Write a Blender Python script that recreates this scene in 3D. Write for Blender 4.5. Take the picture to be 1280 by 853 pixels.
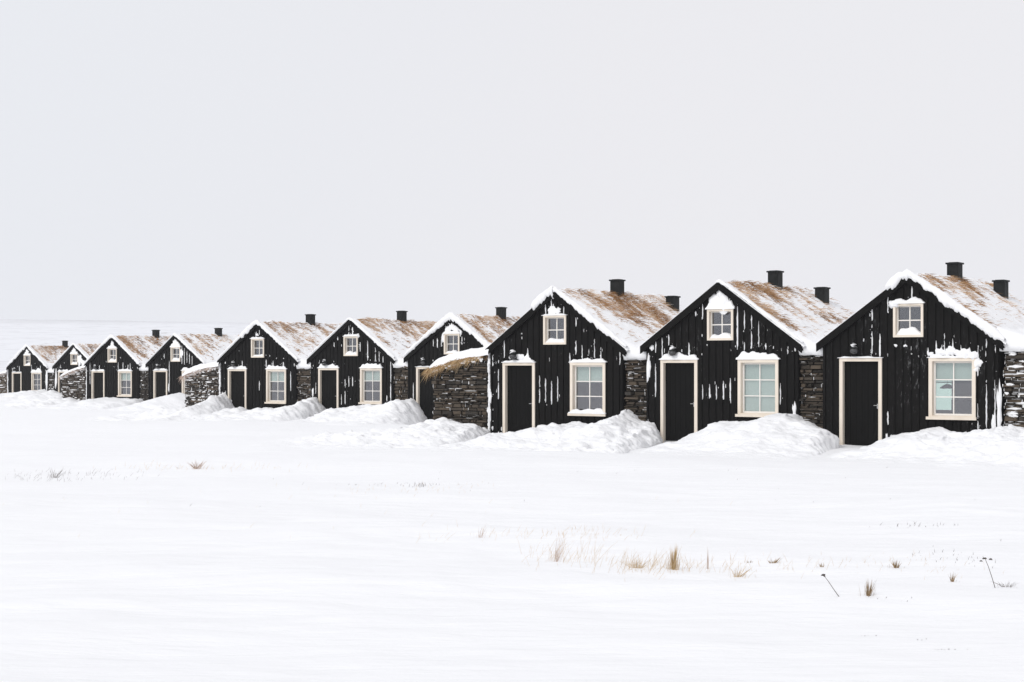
import bpy, bmesh, math, random
import numpy as np
from mathutils import Vector, Matrix

for o in list(bpy.data.objects):
    bpy.data.objects.remove(o)
SC = bpy.context.scene
COL = SC.collection
R = math.radians

# ------------------------------------------------------------------ camera, sky, sun, exposure
EYE = 1.89
cam_data = bpy.data.cameras.new("camera")
cam_data.sensor_width = 36
cam_data.lens = 2050 / 1280 * 36
cam_data.shift_y = 31.4 / 1280
cam_data.clip_start = 0.1
cam_data.clip_end = 6000
cam = bpy.data.objects.new("camera", cam_data)
COL.objects.link(cam)
cam.location = (0, 0, EYE)
cam.rotation_euler = (R(90), 0, 0)
SC.camera = cam

SUN_EL, SUN_AZ = R(36), R(224)          # azimuth clockwise from +Y: behind the viewer, to the left
world = bpy.data.worlds.new("World")
SC.world = world
world.use_nodes = True
wn, wl = world.node_tree.nodes, world.node_tree.links
wn.clear()
w_out = wn.new("ShaderNodeOutputWorld")
w_bg = wn.new("ShaderNodeBackground")
w_bg.inputs["Strength"].default_value = 0.1
w_sky = wn.new("ShaderNodeTexSky")
w_sky.sky_type = 'NISHITA'
w_sky.sun_disc = False
w_sky.sun_elevation = SUN_EL
w_sky.sun_rotation = SUN_AZ
w_sky.dust_density = 4.0
w_hs = wn.new("ShaderNodeHueSaturation")
w_hs.inputs["Saturation"].default_value = 0.25
wl.new(w_sky.outputs[0], w_hs.inputs["Color"])
# an even snow overcast lying over nearly all of the sky, with faint soft cloud structure
w_tc = wn.new("ShaderNodeTexCoord")
w_ns = wn.new("ShaderNodeTexNoise")
w_ns.inputs["Scale"].default_value = 1.3
w_ns.inputs["Detail"].default_value = 3
wl.new(w_tc.outputs["Generated"], w_ns.inputs["Vector"])
w_rmp = wn.new("ShaderNodeValToRGB")
w_rmp.color_ramp.elements[0].position = 0.25
w_rmp.color_ramp.elements[0].color = (8.35, 8.40, 8.85, 1)
w_rmp.color_ramp.elements[1].position = 0.8
w_rmp.color_ramp.elements[1].color = (8.75, 8.70, 8.98, 1)
wl.new(w_ns.outputs["Fac"], w_rmp.inputs["Fac"])
w_mix = wn.new("ShaderNodeMix")
w_mix.data_type = 'RGBA'
w_mix.inputs[0].default_value = 0.94
wl.new(w_hs.outputs[0], w_mix.inputs[6])
w_sx = wn.new("ShaderNodeSeparateXYZ")
wl.new(w_tc.outputs["Generated"], w_sx.inputs[0])
w_mr = wn.new("ShaderNodeMapRange")
w_mr.inputs["From Min"].default_value = 0.05
w_mr.inputs["From Max"].default_value = -0.45
w_mr.inputs["To Max"].default_value = 0.75
wl.new(w_sx.outputs["X"], w_mr.inputs["Value"])
w_bl = wn.new("ShaderNodeMix")
w_bl.data_type = 'RGBA'
wl.new(w_mr.outputs[0], w_bl.inputs[0])
wl.new(w_rmp.outputs[0], w_bl.inputs[6])
w_bl.inputs[7].default_value = (8.25, 8.62, 9.2, 1)
wl.new(w_bl.outputs[2], w_mix.inputs[7])
wl.new(w_mix.outputs[2], w_bg.inputs["Color"])
wl.new(w_bg.outputs[0], w_out.inputs["Surface"])

sun_data = bpy.data.lights.new("sun", 'SUN')
sun_data.energy = 1.3
sun_data.angle = R(18)
sun_data.color = (1.0, 0.97, 0.93)
sun = bpy.data.objects.new("sun", sun_data)
COL.objects.link(sun)
sun.location = (-30, -30, 60)
sun.rotation_euler = (R(90) - SUN_EL, 0, R(180) - SUN_AZ)

SC.view_settings.view_transform = 'Standard'
SC.view_settings.look = 'None'
SC.view_settings.exposure = 0.0
SC.view_settings.gamma = 1.0
SC.view_settings.use_curve_mapping = False
SC.cycles.max_bounces = 8
SC.cycles.volume_bounces = 1
SC.cycles.use_denoising = True

# ------------------------------------------------------------------ helpers
def _hash(ix, iy, seed):
    n = (ix.astype(np.int64) * 374761393 + iy.astype(np.int64) * 668265263 + seed * 1442695041) & 0x7fffffff
    n = ((n ^ (n >> 13)) * 1274126177) & 0x7fffffff
    return ((n ^ (n >> 16)) & 0xffff) / 65535.0

def vnoise(x, y, seed=0):
    x, y = np.broadcast_arrays(np.asarray(x, float), np.asarray(y, float))
    ix, iy = np.floor(x), np.floor(y)
    fx, fy = x - ix, y - iy
    fx = fx * fx * fx * (fx * (fx * 6 - 15) + 10)
    fy = fy * fy * fy * (fy * (fy * 6 - 15) + 10)
    a, b = _hash(ix, iy, seed), _hash(ix + 1, iy, seed)
    c, d = _hash(ix, iy + 1, seed), _hash(ix + 1, iy + 1, seed)
    return (a + (b - a) * fx) * (1 - fy) + (c + (d - c) * fx) * fy * 1.0

def fbm(x, y, seed=0, octv=4):
    v, amp, tot = 0, 1.0, 0
    c, s = math.cos(0.6), math.sin(0.6)
    for k in range(octv):
        v = v + amp * vnoise(x, y, seed + k * 17)
        tot += amp
        amp *= 0.5
        x, y = 2.03 * (c * x - s * y) + 3.1, 2.03 * (s * x + c * y) + 1.7
    return v / tot - 0.5

def cells(x, y, seed=0):
    """height of rounded clods: 1 at a clod's middle, 0 where clods meet"""
    x, y = np.broadcast_arrays(np.asarray(x, float), np.asarray(y, float))
    ix, iy = np.floor(x), np.floor(y)
    d1 = np.full(x.shape, 9.0); d2 = d1.copy()
    for a in (-1, 0, 1):
        for b in (-1, 0, 1):
            cx, cy = ix + a, iy + b
            d = np.hypot(cx + .15 + .7 * _hash(cx, cy, seed) - x, cy + .15 + .7 * _hash(cx, cy, seed + 1) - y) * (0.75 + .6 * _hash(cx, cy, seed + 2))
            d2 = np.minimum(d2, np.maximum(d, d1)); d1 = np.minimum(d1, d)
    return np.clip((d2 - d1) * 1.6, 0, 1) ** .6

def sstep(a, b, v):
    t = np.clip((np.asarray(v, float) - a) / (b - a), 0, 1)
    return t * t * (3 - 2 * t)

class MB:
    """collects faces and links them as ONE mesh object"""
    def __init__(self):
        self.v, self.f, self.m = [], [], []
    def poly(self, pts, mi=0):
        n = len(self.v)
        self.v += [tuple(p) for p in pts]
        self.f.append(tuple(range(n, n + len(pts))))
        self.m.append(mi)
    def prism(self, outline, y0, y1, mi=0):
        """outline: (x, z) counter-clockwise seen from -y; extruded from y0 (front) to y1"""
        n, k = len(self.v), len(outline)
        self.v += [(x, y0, z) for x, z in outline] + [(x, y1, z) for x, z in outline]
        self.f.append(tuple(range(n, n + k)))
        self.f.append(tuple(range(n + 2 * k - 1, n + k - 1, -1)))
        for i in range(k):
            j = (i + 1) % k
            self.f.append((n + j, n + i, n + k + i, n + k + j))
        self.m += [mi] * (k + 2)
    def box(self, x0, x1, y0, y1, z0, z1, mi=0):
        self.prism([(x0, z0), (x1, z0), (x1, z1), (x0, z1)], y0, y1, mi)
    def grid(self, P, mi=0, close_u=False):
        """P: array (nu, nv, 3)"""
        nu, nv = P.shape[:2]
        n = len(self.v)
        self.v += [tuple(p) for p in P.reshape(-1, 3)]
        for i in range(nu if close_u else nu - 1):
            i2 = (i + 1) % nu
            for j in range(nv - 1):
                self.f.append((n + i * nv + j, n + i2 * nv + j, n + i2 * nv + j + 1, n + i * nv + j + 1))
                self.m.append(mi)
    def tube(self, pts, radii, seg=8, mi=0, cap=True):
        pts = [Vector(p) for p in pts]
        rings = []
        for i, p in enumerate(pts):
            d = (pts[min(i + 1, len(pts) - 1)] - pts[max(i - 1, 0)]).normalized()
            u = d.cross(Vector((0, 0, 1)))
            if u.length < 1e-3:
                u = Vector((1, 0, 0))
            u.normalize()
            w = u.cross(d)
            rings.append([p + (u * math.cos(2 * math.pi * k / seg) + w * math.sin(2 * math.pi * k / seg)) * radii[i] for k in range(seg)])
        n = len(self.v)
        for r_ in rings:
            self.v += [tuple(q) for q in r_]
        for i in range(len(rings) - 1):
            for k in range(seg):
                k2 = (k + 1) % seg
                self.f.append((n + i * seg + k, n + i * seg + k2, n + (i + 1) * seg + k2, n + (i + 1) * seg + k))
                self.m.append(mi)
        if cap:
            self.f.append(tuple(n + k for k in range(seg - 1, -1, -1)))
            self.f.append(tuple(n + (len(rings) - 1) * seg + k for k in range(seg)))
            self.m += [mi, mi]
    def mesh(self, name, mats, smooth=False):
        me = bpy.data.meshes.new(name)
        me.from_pydata(self.v, [], self.f)
        for m in (mats if isinstance(mats, (list, tuple)) else [mats]):
            me.materials.append(m)
        me.polygons.foreach_set("material_index", self.m)
        if smooth:
            me.polygons.foreach_set("use_smooth", [True] * len(me.polygons))
        me.update()
        return me
    def build(self, name, mats, parent=None, smooth=False, recalc=False):
        me = self.mesh(name, mats, smooth)
        if recalc:
            b = bmesh.new()
            b.from_mesh(me)
            bmesh.ops.recalc_face_normals(b, faces=b.faces)
            b.to_mesh(me)
            b.free()
        return link(name, me, parent)

def link(name, me, parent=None):
    o = bpy.data.objects.new(name, me)
    COL.objects.link(o)
    if parent is not None:
        o.parent = parent
    return o

def tag(o, label=None, cat=None, group=None, kind=None):
    if label: o['label'] = label
    if cat: o['category'] = cat
    if group: o['group'] = group
    if kind: o['kind'] = kind
    return o

def empty(name, loc, rz=0.0):
    o = bpy.data.objects.new(name, None)
    COL.objects.link(o)
    o.empty_display_size = 0.2
    o.location = loc
    o.rotation_euler = (0, 0, rz)
    return o

# ------------------------------------------------------------------ materials
def mat(name):
    m = bpy.data.materials.new(name)
    m.use_nodes = True
    nt = m.node_tree
    return m, nt.nodes, nt.links, nt.nodes["Principled BSDF"]

def noise_node(n, l, scale, detail=4, rough=0.55, coord="Object", stretch=None):
    tc = n.new("ShaderNodeTexCoord")
    t = n.new("ShaderNodeTexNoise")
    t.inputs["Scale"].default_value = scale
    t.inputs["Detail"].default_value = detail
    t.inputs["Roughness"].default_value = rough
    if stretch:
        mp = n.new("ShaderNodeMapping")
        mp.inputs["Scale"].default_value = stretch
        l.new(tc.outputs[coord], mp.inputs["Vector"])
        l.new(mp.outputs[0], t.inputs["Vector"])
    else:
        l.new(tc.outputs[coord], t.inputs["Vector"])
    return t

def ramp(n, l, src, stops):
    r_ = n.new("ShaderNodeValToRGB")
    els = r_.color_ramp.elements
    while len(els) < len(stops):
        els.new(0.5)
    for e, (p, c) in zip(els, stops):
        e.position = p
        e.color = (*c, 1)
    l.new(src, r_.inputs["Fac"])
    return r_

def bump(n, l, src, strength, dist, bsdf, prev=None):
    b = n.new("ShaderNodeBump")
    b.inputs["Strength"].default_value = strength
    b.inputs["Distance"].default_value = dist
    l.new(src, b.inputs["Height"])
    if prev:
        l.new(prev.outputs[0], b.inputs["Normal"])
    l.new(b.outputs[0], bsdf.inputs["Normal"])
    return b

def simple(name, c0, c1, scale, rough, bmp=0.2, dist=0.004, stretch=None, spec=0.3):
    m, n, l, b = mat(name)
    t = noise_node(n, l, scale, 5, 0.6, "Object", stretch)
    r_ = ramp(n, l, t.outputs["Fac"], [(0.3, c0), (0.7, c1)])
    l.new(r_.outputs[0], b.inputs["Base Color"])
    b.inputs["Roughness"].default_value = rough
    b.inputs["Specular IOR Level"].default_value = spec
    bump(n, l, t.outputs["Fac"], bmp, dist, b)
    return m

def snow_material(name, crust):
    m, n, l, b = mat(name)
    b.inputs["Base Color"].default_value = (0.90, 0.902, 0.912, 1)
    b.inputs["Roughness"].default_value = 0.7
    b.inputs["Specular IOR Level"].default_value = 0.25
    if crust:                                        # wind packed field: ripples drawn out along the wind, then grains
        t1 = noise_node(n, l, 1.0, 6, 0.6, "Object", (0.8, 3.2, 1))
        b1 = bump(n, l, t1.outputs["Fac"], 0.40, 0.12, b)
        t2 = noise_node(n, l, 14, 6, 0.65, "Object", (0.5, 1, 1))
        bump(n, l, t2.outputs["Fac"], 0.35, 0.02, b, b1)
    else:                                            # shovelled and clinging snow: crumbly
        t1 = noise_node(n, l, 7, 6, 0.65)
        b1 = bump(n, l, t1.outputs["Fac"], 0.5, 0.06, b)
        t2 = noise_node(n, l, 38, 4, 0.6)
        bump(n, l, t2.outputs["Fac"], 0.35, 0.012, b, b1)
    return m

M = {}
M['field'] = snow_material("field_snow", True)
M['snow'] = snow_material("loose_snow", False)
M['plank'] = simple("black_stained_planks", (0.0038, 0.0036, 0.0035), (0.0105, 0.010, 0.0098), 9, 0.7, 0.5, 0.004, (6, 6, 0.5), 0.07)
M['black'] = simple("black_stained_boards", (0.0035, 0.0033, 0.0032), (0.008, 0.0077, 0.0074), 6, 0.7, 0.4, 0.003, (4, 4, 0.6), 0.07)
M['door'] = simple("black_door_paint", (0.0035, 0.0035, 0.0035), (0.006, 0.0058, 0.0056), 5, 0.55, 0.2, 0.002, (5, 5, 0.4), 0.07)
M['cream'] = simple("cream_paint", (0.73, 0.645, 0.54), (0.80, 0.725, 0.63), 4, 0.5, 0.15, 0.003, (1, 1, 0.5))
M['sash'] = simple("white_sash_paint", (0.78, 0.75, 0.70), (0.84, 0.81, 0.77), 5, 0.45, 0.1, 0.002)
M['blind'] = simple("pale_green_blind", (0.60, 0.745, 0.665), (0.66, 0.79, 0.715), 3, 0.85, 0.1, 0.002)
M['room'] = simple("grey_room_paint", (0.30, 0.28, 0.32), (0.36, 0.34, 0.38), 2, 0.8, 0.05, 0.001)
M['metal'] = simple("brushed_metal", (0.45, 0.45, 0.45), (0.6, 0.6, 0.6), 20, 0.35, 0.05, 0.001)
M['chimney'] = simple("black_chimney_sheet", (0.010, 0.011, 0.011), (0.020, 0.021, 0.021), 5, 0.6, 0.2, 0.003, None, .1)
M['fabric'] = simple("dark_chair_fabric", (0.012, 0.013, 0.013), (0.03, 0.032, 0.03), 30, 0.9, 0.3, 0.002)
M['clod'] = simple("painted_crust_shade", (0.14, 0.12, 0.11), (0.26, 0.23, 0.21), 30, 0.95, 0.6, 0.01)  # shade under the edges of the snow crust, put into a dark colour

def hill_material():
    m, n, l, b = mat("snow_hill_cover")
    t = noise_node(n, l, 0.16, 8, 0.72, "Object", (.6, 1.0, 1))
    r_ = ramp(n, l, t.outputs["Fac"], [(0.50, (0.80, 0.81, 0.84)), (0.66, (0.66, 0.665, 0.69))])
    ge = n.new("ShaderNodeNewGeometry"); sp = n.new("ShaderNodeSeparateXYZ")      # the crown of the hill is blown half bare
    l.new(ge.outputs["Position"], sp.inputs[0])
    t2 = noise_node(n, l, 0.02, 5, 0.6)
    ma = n.new("ShaderNodeMath"); ma.operation = 'MULTIPLY_ADD'; ma.inputs[1].default_value = 8.0
    l.new(t2.outputs["Fac"], ma.inputs[0]); l.new(sp.outputs["Z"], ma.inputs[2])
    mr = n.new("ShaderNodeMapRange"); mr.inputs["From Min"].default_value = 20.5; mr.inputs["From Max"].default_value = 25.5
    mr.inputs["To Max"].default_value = 0.75
    l.new(ma.outputs[0], mr.inputs["Value"])
    mx = n.new("ShaderNodeMix"); mx.data_type = 'RGBA'
    l.new(mr.outputs[0], mx.inputs[0]); l.new(r_.outputs[0], mx.inputs[6]); mx.inputs[7].default_value = (0.60, 0.60, 0.62, 1)
    t3 = noise_node(n, l, 0.22, 6, 0.7, "Object", (.6, .25, 1))
    r3 = ramp(n, l, t3.outputs["Fac"], [(0.63, (0, 0, 0)), (0.70, (.55, .55, .55))])
    m3 = n.new("ShaderNodeMix"); m3.data_type = 'RGBA'
    l.new(r3.outputs[0], m3.inputs[0]); l.new(mx.outputs[2], m3.inputs[6]); m3.inputs[7].default_value = (0.33, 0.30, 0.28, 1)
    l.new(m3.outputs[2], b.inputs["Base Color"])
    b.inputs["Roughness"].default_value = 0.9
    return m
M['hill'] = hill_material()

def frosted_planks():
    m = M['plank']; n = m.node_tree.nodes; l = m.node_tree.links; b = n["Principled BSDF"]
    src = b.inputs["Base Color"].links[0].from_socket
    ge = n.new("ShaderNodeNewGeometry"); mp = n.new("ShaderNodeMapping"); mp.inputs["Scale"].default_value = (1, 1, .28)
    l.new(ge.outputs["Position"], mp.inputs["Vector"])
    fine = n.new("ShaderNodeTexNoise"); fine.inputs["Scale"].default_value = 16; fine.inputs["Detail"].default_value = 7; fine.inputs["Roughness"].default_value = .72
    wide = n.new("ShaderNodeTexNoise"); wide.inputs["Scale"].default_value = 1.1; wide.inputs["Detail"].default_value = 3
    l.new(mp.outputs[0], fine.inputs["Vector"]); l.new(mp.outputs[0], wide.inputs["Vector"])
    r1 = ramp(n, l, fine.outputs["Fac"], [(.56, (0, 0, 0)), (.78, (.75, .75, .75))])
    r2 = ramp(n, l, wide.outputs["Fac"], [(.52, (0, 0, 0)), (.78, (.5, .5, .5))])
    mu = n.new("ShaderNodeMath"); mu.operation = 'MULTIPLY'
    l.new(r1.outputs[0], mu.inputs[0]); l.new(r2.outputs[0], mu.inputs[1])
    mx = n.new("ShaderNodeMix"); mx.data_type = 'RGBA'
    l.new(mu.outputs[0], mx.inputs[0]); l.new(src, mx.inputs[6]); mx.inputs[7].default_value = (.8, .81, .83, 1)
    l.new(mx.outputs[2], b.inputs["Base Color"])
frosted_planks()

def glass_material():
    m, n, l, b = mat("window_glass")
    n.remove(b)
    out = n["Material Output"]
    g = n.new("ShaderNodeBsdfGlossy"); g.inputs["Roughness"].default_value = 0.02
    g.inputs["Color"].default_value = (0.93, 0.93, 0.98, 1)
    t = n.new("ShaderNodeBsdfTransparent"); t.inputs["Color"].default_value = (0.86, 0.87, 0.87, 1)
    mx = n.new("ShaderNodeMixShader"); mx.inputs[0].default_value = 0.13
    l.new(t.outputs[0], mx.inputs[1]); l.new(g.outputs[0], mx.inputs[2])
    l.new(mx.outputs[0], out.inputs["Surface"])
    return m
M['glass'] = glass_material()

def green_glass():
    m, n, l, b = mat("tinted_window_glass")
    n.remove(b)
    t = n.new("ShaderNodeBsdfTransparent"); t.inputs["Color"].default_value = (0.80, 0.92, 0.86, 1)
    l.new(t.outputs[0], n["Material Output"].inputs["Surface"])
    return m
M['green_glass'] = green_glass()

def lamp_glass():
    m, n, l, b = mat("dark_lamp_glass")
    b.inputs["Base Color"].default_value = (0.05, 0.05, 0.052, 1)
    b.inputs["Roughness"].default_value = 0.15
    return m
M['lampglass'] = lamp_glass()

def stone_material(name, joint):
    m, n, l, b = mat(name)
    oi = n.new("ShaderNodeObjectInfo")
    r1 = ramp(n, l, oi.outputs["Random"], [(0.0, (0.020, 0.017, 0.014)), (0.35, (0.062, 0.049, 0.037)), (0.7, (0.115, 0.088, 0.062)), (1.0, (0.040, 0.037, 0.034))])
    t = noise_node(n, l, 16, 6, 0.65)
    r2 = ramp(n, l, t.outputs["Fac"], [(0.25, (0.45, 0.45, 0.45)), (0.75, (1.35, 1.3, 1.25))])
    mx = n.new("ShaderNodeMix"); mx.data_type = 'RGBA'; mx.blend_type = 'MULTIPLY'
    mx.inputs[0].default_value = 1
    l.new(r1.outputs[0], mx.inputs[6]); l.new(r2.outputs[0], mx.inputs[7])
    last = mx.outputs[2]
    # lichen and moss blotches
    t3 = noise_node(n, l, 2.6, 5, 0.6)
    r3 = ramp(n, l, t3.outputs["Fac"], [(0.55, (0, 0, 0)), (0.72, (0.6, 0.6, 0.6))])
    m3 = n.new("ShaderNodeMix"); m3.data_type = 'RGBA'
    l.new(r3.outputs[0], m3.inputs[0]); l.new(last, m3.inputs[6])
    m3.inputs[7].default_value = (0.085, 0.072, 0.045, 1)
    last = m3.outputs[2]
    l.new(last, b.inputs["Base Color"])
    b.inputs["Roughness"].default_value = 0.85
    bump(n, l, t.outputs["Fac"], 0.7, 0.03, b)
    return m
M['stone'] = stone_material("dark_slate_stone", False)
M['core'] = simple("wall_core_earth", (0.006, 0.005, 0.004), (0.016, 0.013, 0.010), 10, 0.95, 0.5, 0.01)

def thatch_colour(n, l, coord_scale):
    t = noise_node(n, l, coord_scale, 5, 0.65, "Object", (1, 2.2, 1))
    return ramp(n, l, t.outputs["Fac"], [(0.28, (0.14, 0.075, 0.034)), (0.5, (0.30, 0.175, 0.09)), (0.72, (0.48, 0.31, 0.18))])

def roof_material():
    m, n, l, b = mat("snow_over_turf")
    at = n.new("ShaderNodeAttribute"); at.attribute_name = "turf"
    t = noise_node(n, l, 24, 6, 0.75, "Object", (0.7, 1.3, 0.7))
    add = n.new("ShaderNodeMath"); add.operation = 'MULTIPLY_ADD'
    add.inputs[1].default_value = 1.0
    l.new(at.outputs["Fac"], add.inputs[0])
    sub = n.new("ShaderNodeMath"); sub.operation = 'SUBTRACT'; sub.inputs[1].default_value = 0.62
    l.new(t.outputs["Fac"], sub.inputs[0]); l.new(sub.outputs[0], add.inputs[2])
    r_ = ramp(n, l, add.outputs[0], [(0.22, (0, 0, 0)), (0.8, (.78, .78, .78))])
    th = thatch_colour(n, l, 9)
    mx = n.new("ShaderNodeMix"); mx.data_type = 'RGBA'
    mx.inputs[6].default_value = (0.90, 0.902, 0.912, 1)
    l.new(r_.outputs[0], mx.inputs[0]); l.new(th.outputs[0], mx.inputs[7])
    l.new(mx.outputs[2], b.inputs["Base Color"])
    b.inputs["Roughness"].default_value = 0.8
    b.inputs["Specular IOR Level"].default_value = 0.2
    t2 = noise_node(n, l, 9, 6, 0.65)
    b1 = bump(n, l, t2.outputs["Fac"], 0.55, 0.06, b)
    bump(n, l, t.outputs["Fac"], 0.5, 0.03, b, b1)
    return m
M['roof'] = roof_material()
M['frosted_turf'] = simple("frosted_turf", (0.30, 0.24, 0.19), (0.80, 0.79, 0.79), 11, 0.95, 0.6, 0.02)
def blade_material(name, stops, rough=0.75):
    m, n, l, b = mat(name)
    at = n.new("ShaderNodeAttribute"); at.attribute_name = "tone"
    r_ = ramp(n, l, at.outputs["Fac"], stops)
    l.new(r_.outputs[0], b.inputs["Base Color"])
    b.inputs["Roughness"].default_value = rough
    b.inputs["Specular IOR Level"].default_value = 0.2
    return m
M['turf_blade'] = blade_material("withered_turf_grass", [(0.0, (0.14, 0.07, 0.028)), (0.5, (0.40, 0.22, 0.10)), (0.8, (0.58, 0.41, 0.26)), (1.0, (0.80, 0.73, 0.68))])
M['gold_blade'] = blade_material("golden_dry_grass", [(0.0, (0.24, 0.14, 0.05)), (0.5, (0.52, 0.36, 0.17)), (1.0, (0.74, 0.58, 0.36))])
M['brown_blade'] = blade_material("brown_dry_grass", [(0.0, (0.13, 0.085, 0.045)), (0.5, (0.32, 0.22, 0.12)), (1.0, (0.54, 0.40, 0.25))])
M['fringe_blade'] = blade_material("golden_brown_fringe", [(0.0, (0.15, 0.085, 0.035)), (0.5, (0.42, 0.26, 0.115)), (1.0, (0.72, 0.55, 0.34))])
M['straw_blade'] = blade_material("pale_straw", [(0.0, (0.42, 0.30, 0.17)), (0.5, (0.62, 0.48, 0.32)), (1.0, (0.78, 0.67, 0.54))])
M['rose_blade'] = blade_material("pinkish_dry_grass", [(0.0, (0.36, 0.25, 0.2)), (0.5, (0.50, 0.38, 0.31)), (1.0, (0.64, 0.52, 0.45))])
M['twig'] = blade_material("grey_brown_twigs", [(0.0, (0.06, 0.048, 0.04)), (0.5, (0.13, 0.105, 0.09)), (1.0, (0.24, 0.2, 0.18))])
M['turf_side'] = simple("turf_earth", (0.09, 0.055, 0.03), (0.22, 0.14, 0.075), 14, 0.95, 0.7, 0.02)

def set_point_attr(me, name, vals):
    a = me.attributes.new(name, 'FLOAT', 'POINT')
    a.data.foreach_set("value", np.asarray(vals, dtype=np.float32))

# ------------------------------------------------------------------ the ground
YAW = R(35.27)                # the rows of houses face this far to the left of the viewer
CY, SY = math.cos(YAW), math.sin(YAW)
def ground_z(X, Y):
    X = np.asarray(X, float); Y = np.asarray(Y, float)
    z = -0.24 - 0.0055 * np.clip(Y - 40, 0, 100)
    near = sstep(300, 60, Y)
    z = z + near * (0.34 * fbm(X / 11 + 5, Y / 6, 3, 3) + 0.13 * fbm(X / 3.4, Y / 1.7, 11, 4) * (0.35 + 1.6 * vnoise(X / 7 + 3, Y / 5, 71)) + 0.03 * fbm(X / 0.9, Y / 0.42, 23, 3) - 0.06 * np.abs(fbm(X / 2.6 + 7, Y / 1.1, 61, 3)) * sstep(.35, .7, vnoise(X / 5, Y / 4, 63)))
    z = z + 0.09 * sstep(35.2, 38.3, SY * X + CY * Y) * sstep(-4, 0, X) * sstep(60, 50, Y)
    crust = np.exp(-((X - 2.75) / .55) ** 2 - ((Y - 11.1) / .5) ** 2)
    z = z + crust * .03 * (cells(X * 5 + 1, Y * 3.4, 91) - .5)
    return z

def axis(a, b, fine0, fine1, d0, grow):
    vals = list(np.arange(fine0, fine1 + 1e-6, d0))
    d, v = d0, fine1
    while v < b:
        d *= grow; v = min(v + d, b); vals.append(v)
    d, v = d0, fine0
    while v > a:
        d *= grow; v = max(v - d, a); vals.insert(0, v)
    return np.array(vals)

def sheet(xs, ys, zf, name, m, parent=None):
    X, Y = np.meshgrid(xs, ys, indexing='xy')
    Zv = zf(X, Y)
    P = np.stack([X, Y, Zv], -1)
    nv, nu = P.shape[:2]
    idx = np.arange(nv * nu).reshape(nv, nu)
    f = np.stack([idx[:-1, :-1], idx[:-1, 1:], idx[1:, 1:], idx[1:, :-1]], -1).reshape(-1, 4)
    me = bpy.data.meshes.new(name)
    me.vertices.add(nv * nu)
    me.vertices.foreach_set("co", P.reshape(-1).astype(np.float32))
    me.loops.add(f.size)
    me.loops.foreach_set("vertex_index", f.reshape(-1).astype(np.int32))
    me.polygons.add(len(f))
    me.polygons.foreach_set("loop_start", np.arange(0, f.size, 4, dtype=np.int32))
    me.polygons.foreach_set("use_smooth", np.ones(len(f), bool))
    me.materials.append(m)
    me.update(calc_edges=True)
    me.validate()
    return link(name, me, parent)

gx = axis(-1500, 1500, -9, 9, 0.11, 1.035)
gy = axis(-60, 1500, 8, 24, 0.08, 1.022)
tag(sheet(gx, gy, ground_z, "snow_ground", M['field']), kind='structure')

def hill_z(X, Y):
    crest = 21.5 - 0.012 * np.clip(X + 230, 0, 4000) - 26 * sstep(-110, 120, X) + 2.2 * fbm(X / 160, Y * 0 + 2, 41, 3) + 3 * sstep(-250, -700, X)
    prof = sstep(210, 720, Y)
    und = 2.2 * fbm(X / 60, Y / 45, 47, 4) * sstep(230, 330, Y) + 0.5 * fbm(X / 9, Y / 14, 53, 3) * sstep(230, 330, Y)
    back = sstep(1100, 760, Y)
    return -1.7 + (crest + 1.7) * prof * (0.55 + 0.45 * back) + und
tag(sheet(axis(-1300, 900, -300, 60, 4, 1.08), axis(190, 1400, 200, 740, 7, 1.1), hill_z, "snow_hill", M['hill']), kind='structure')

# ------------------------------------------------------------------ the houses
POSE = dict(J=(9.83, 40.74, -1.89), I=(5.56, 43.88, -1.92), H=(1.22, 47.09, -1.99), G=(-2.45, 66.48, -2.13), F=(-6.85, 69.62, -2.18),
            E=(-11.28, 72.7, -2.23), D=(-19.44, 94.74, -2.35), C=(-23.85, 97.84, -2.39), B=(-33.23, 124.45, -2.51), A=(-37.7, 127.52, -2.59))
def base(h):
    x, y, z = POSE[h]
    return (x, y, z + EYE)
def to_world(h, x, y):
    X, Y, _ = base(h)
    return X + CY * x + SY * y, Y - SY * x + CY * y

HW, HL = 2.29, 6.0            # half width, length
APEX, SLOPE = 4.02, 0.703     # underside of the roof
DOOR = (-1.81, -0.67, 2.10)
WIN = (0.55, 1.73, 0.59, 2.10)
ATT = (-0.37, 0.41, 2.61, 3.45)
HOLES = [(DOOR[0] + .06, DOOR[1] - .06, -0.4, DOOR[2] - .06), (WIN[0] + .06, WIN[1] - .06, WIN[2] + .06, WIN[3] - .06),
         (ATT[0] + .05, ATT[1] - .05, ATT[2] + .05, ATT[3] - .05)]
PLANK_HOLES = [(DOOR[0], DOOR[1], -0.6, DOOR[2]), WIN, ATT]
def roof_z(x):
    return APEX - SLOPE * abs(x)

def strips(x0, x1, zb, holes):
    """the solid pieces of the gable between x0 and x1 as outlines, split round the openings"""
    cuts = sorted({x0, x1, *[h[0] for h in holes if x0 < h[0] < x1], *[h[1] for h in holes if x0 < h[1] < x1], *([0.0] if x0 < 0 < x1 else [])})
    out = []
    for a, b in zip(cuts, cuts[1:]):
        if b - a < 0.012:
            continue
        mid = (a + b) / 2
        z = zb
        for h in sorted([h for h in holes if h[0] <= mid <= h[1]], key=lambda h: h[2]):
            if h[2] > z:
                out.append([(a, z), (b, z), (b, h[2]), (a, h[2])])
            z = max(z, h[3])
        out.append([(a, z), (b, z), (b, roof_z(b)), (a, roof_z(a))])
    return out

PITCH = 0.209
GAPS = [(k + 0.5) * PITCH for k in range(-11, 11)]      # the grooves between the boards

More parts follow.
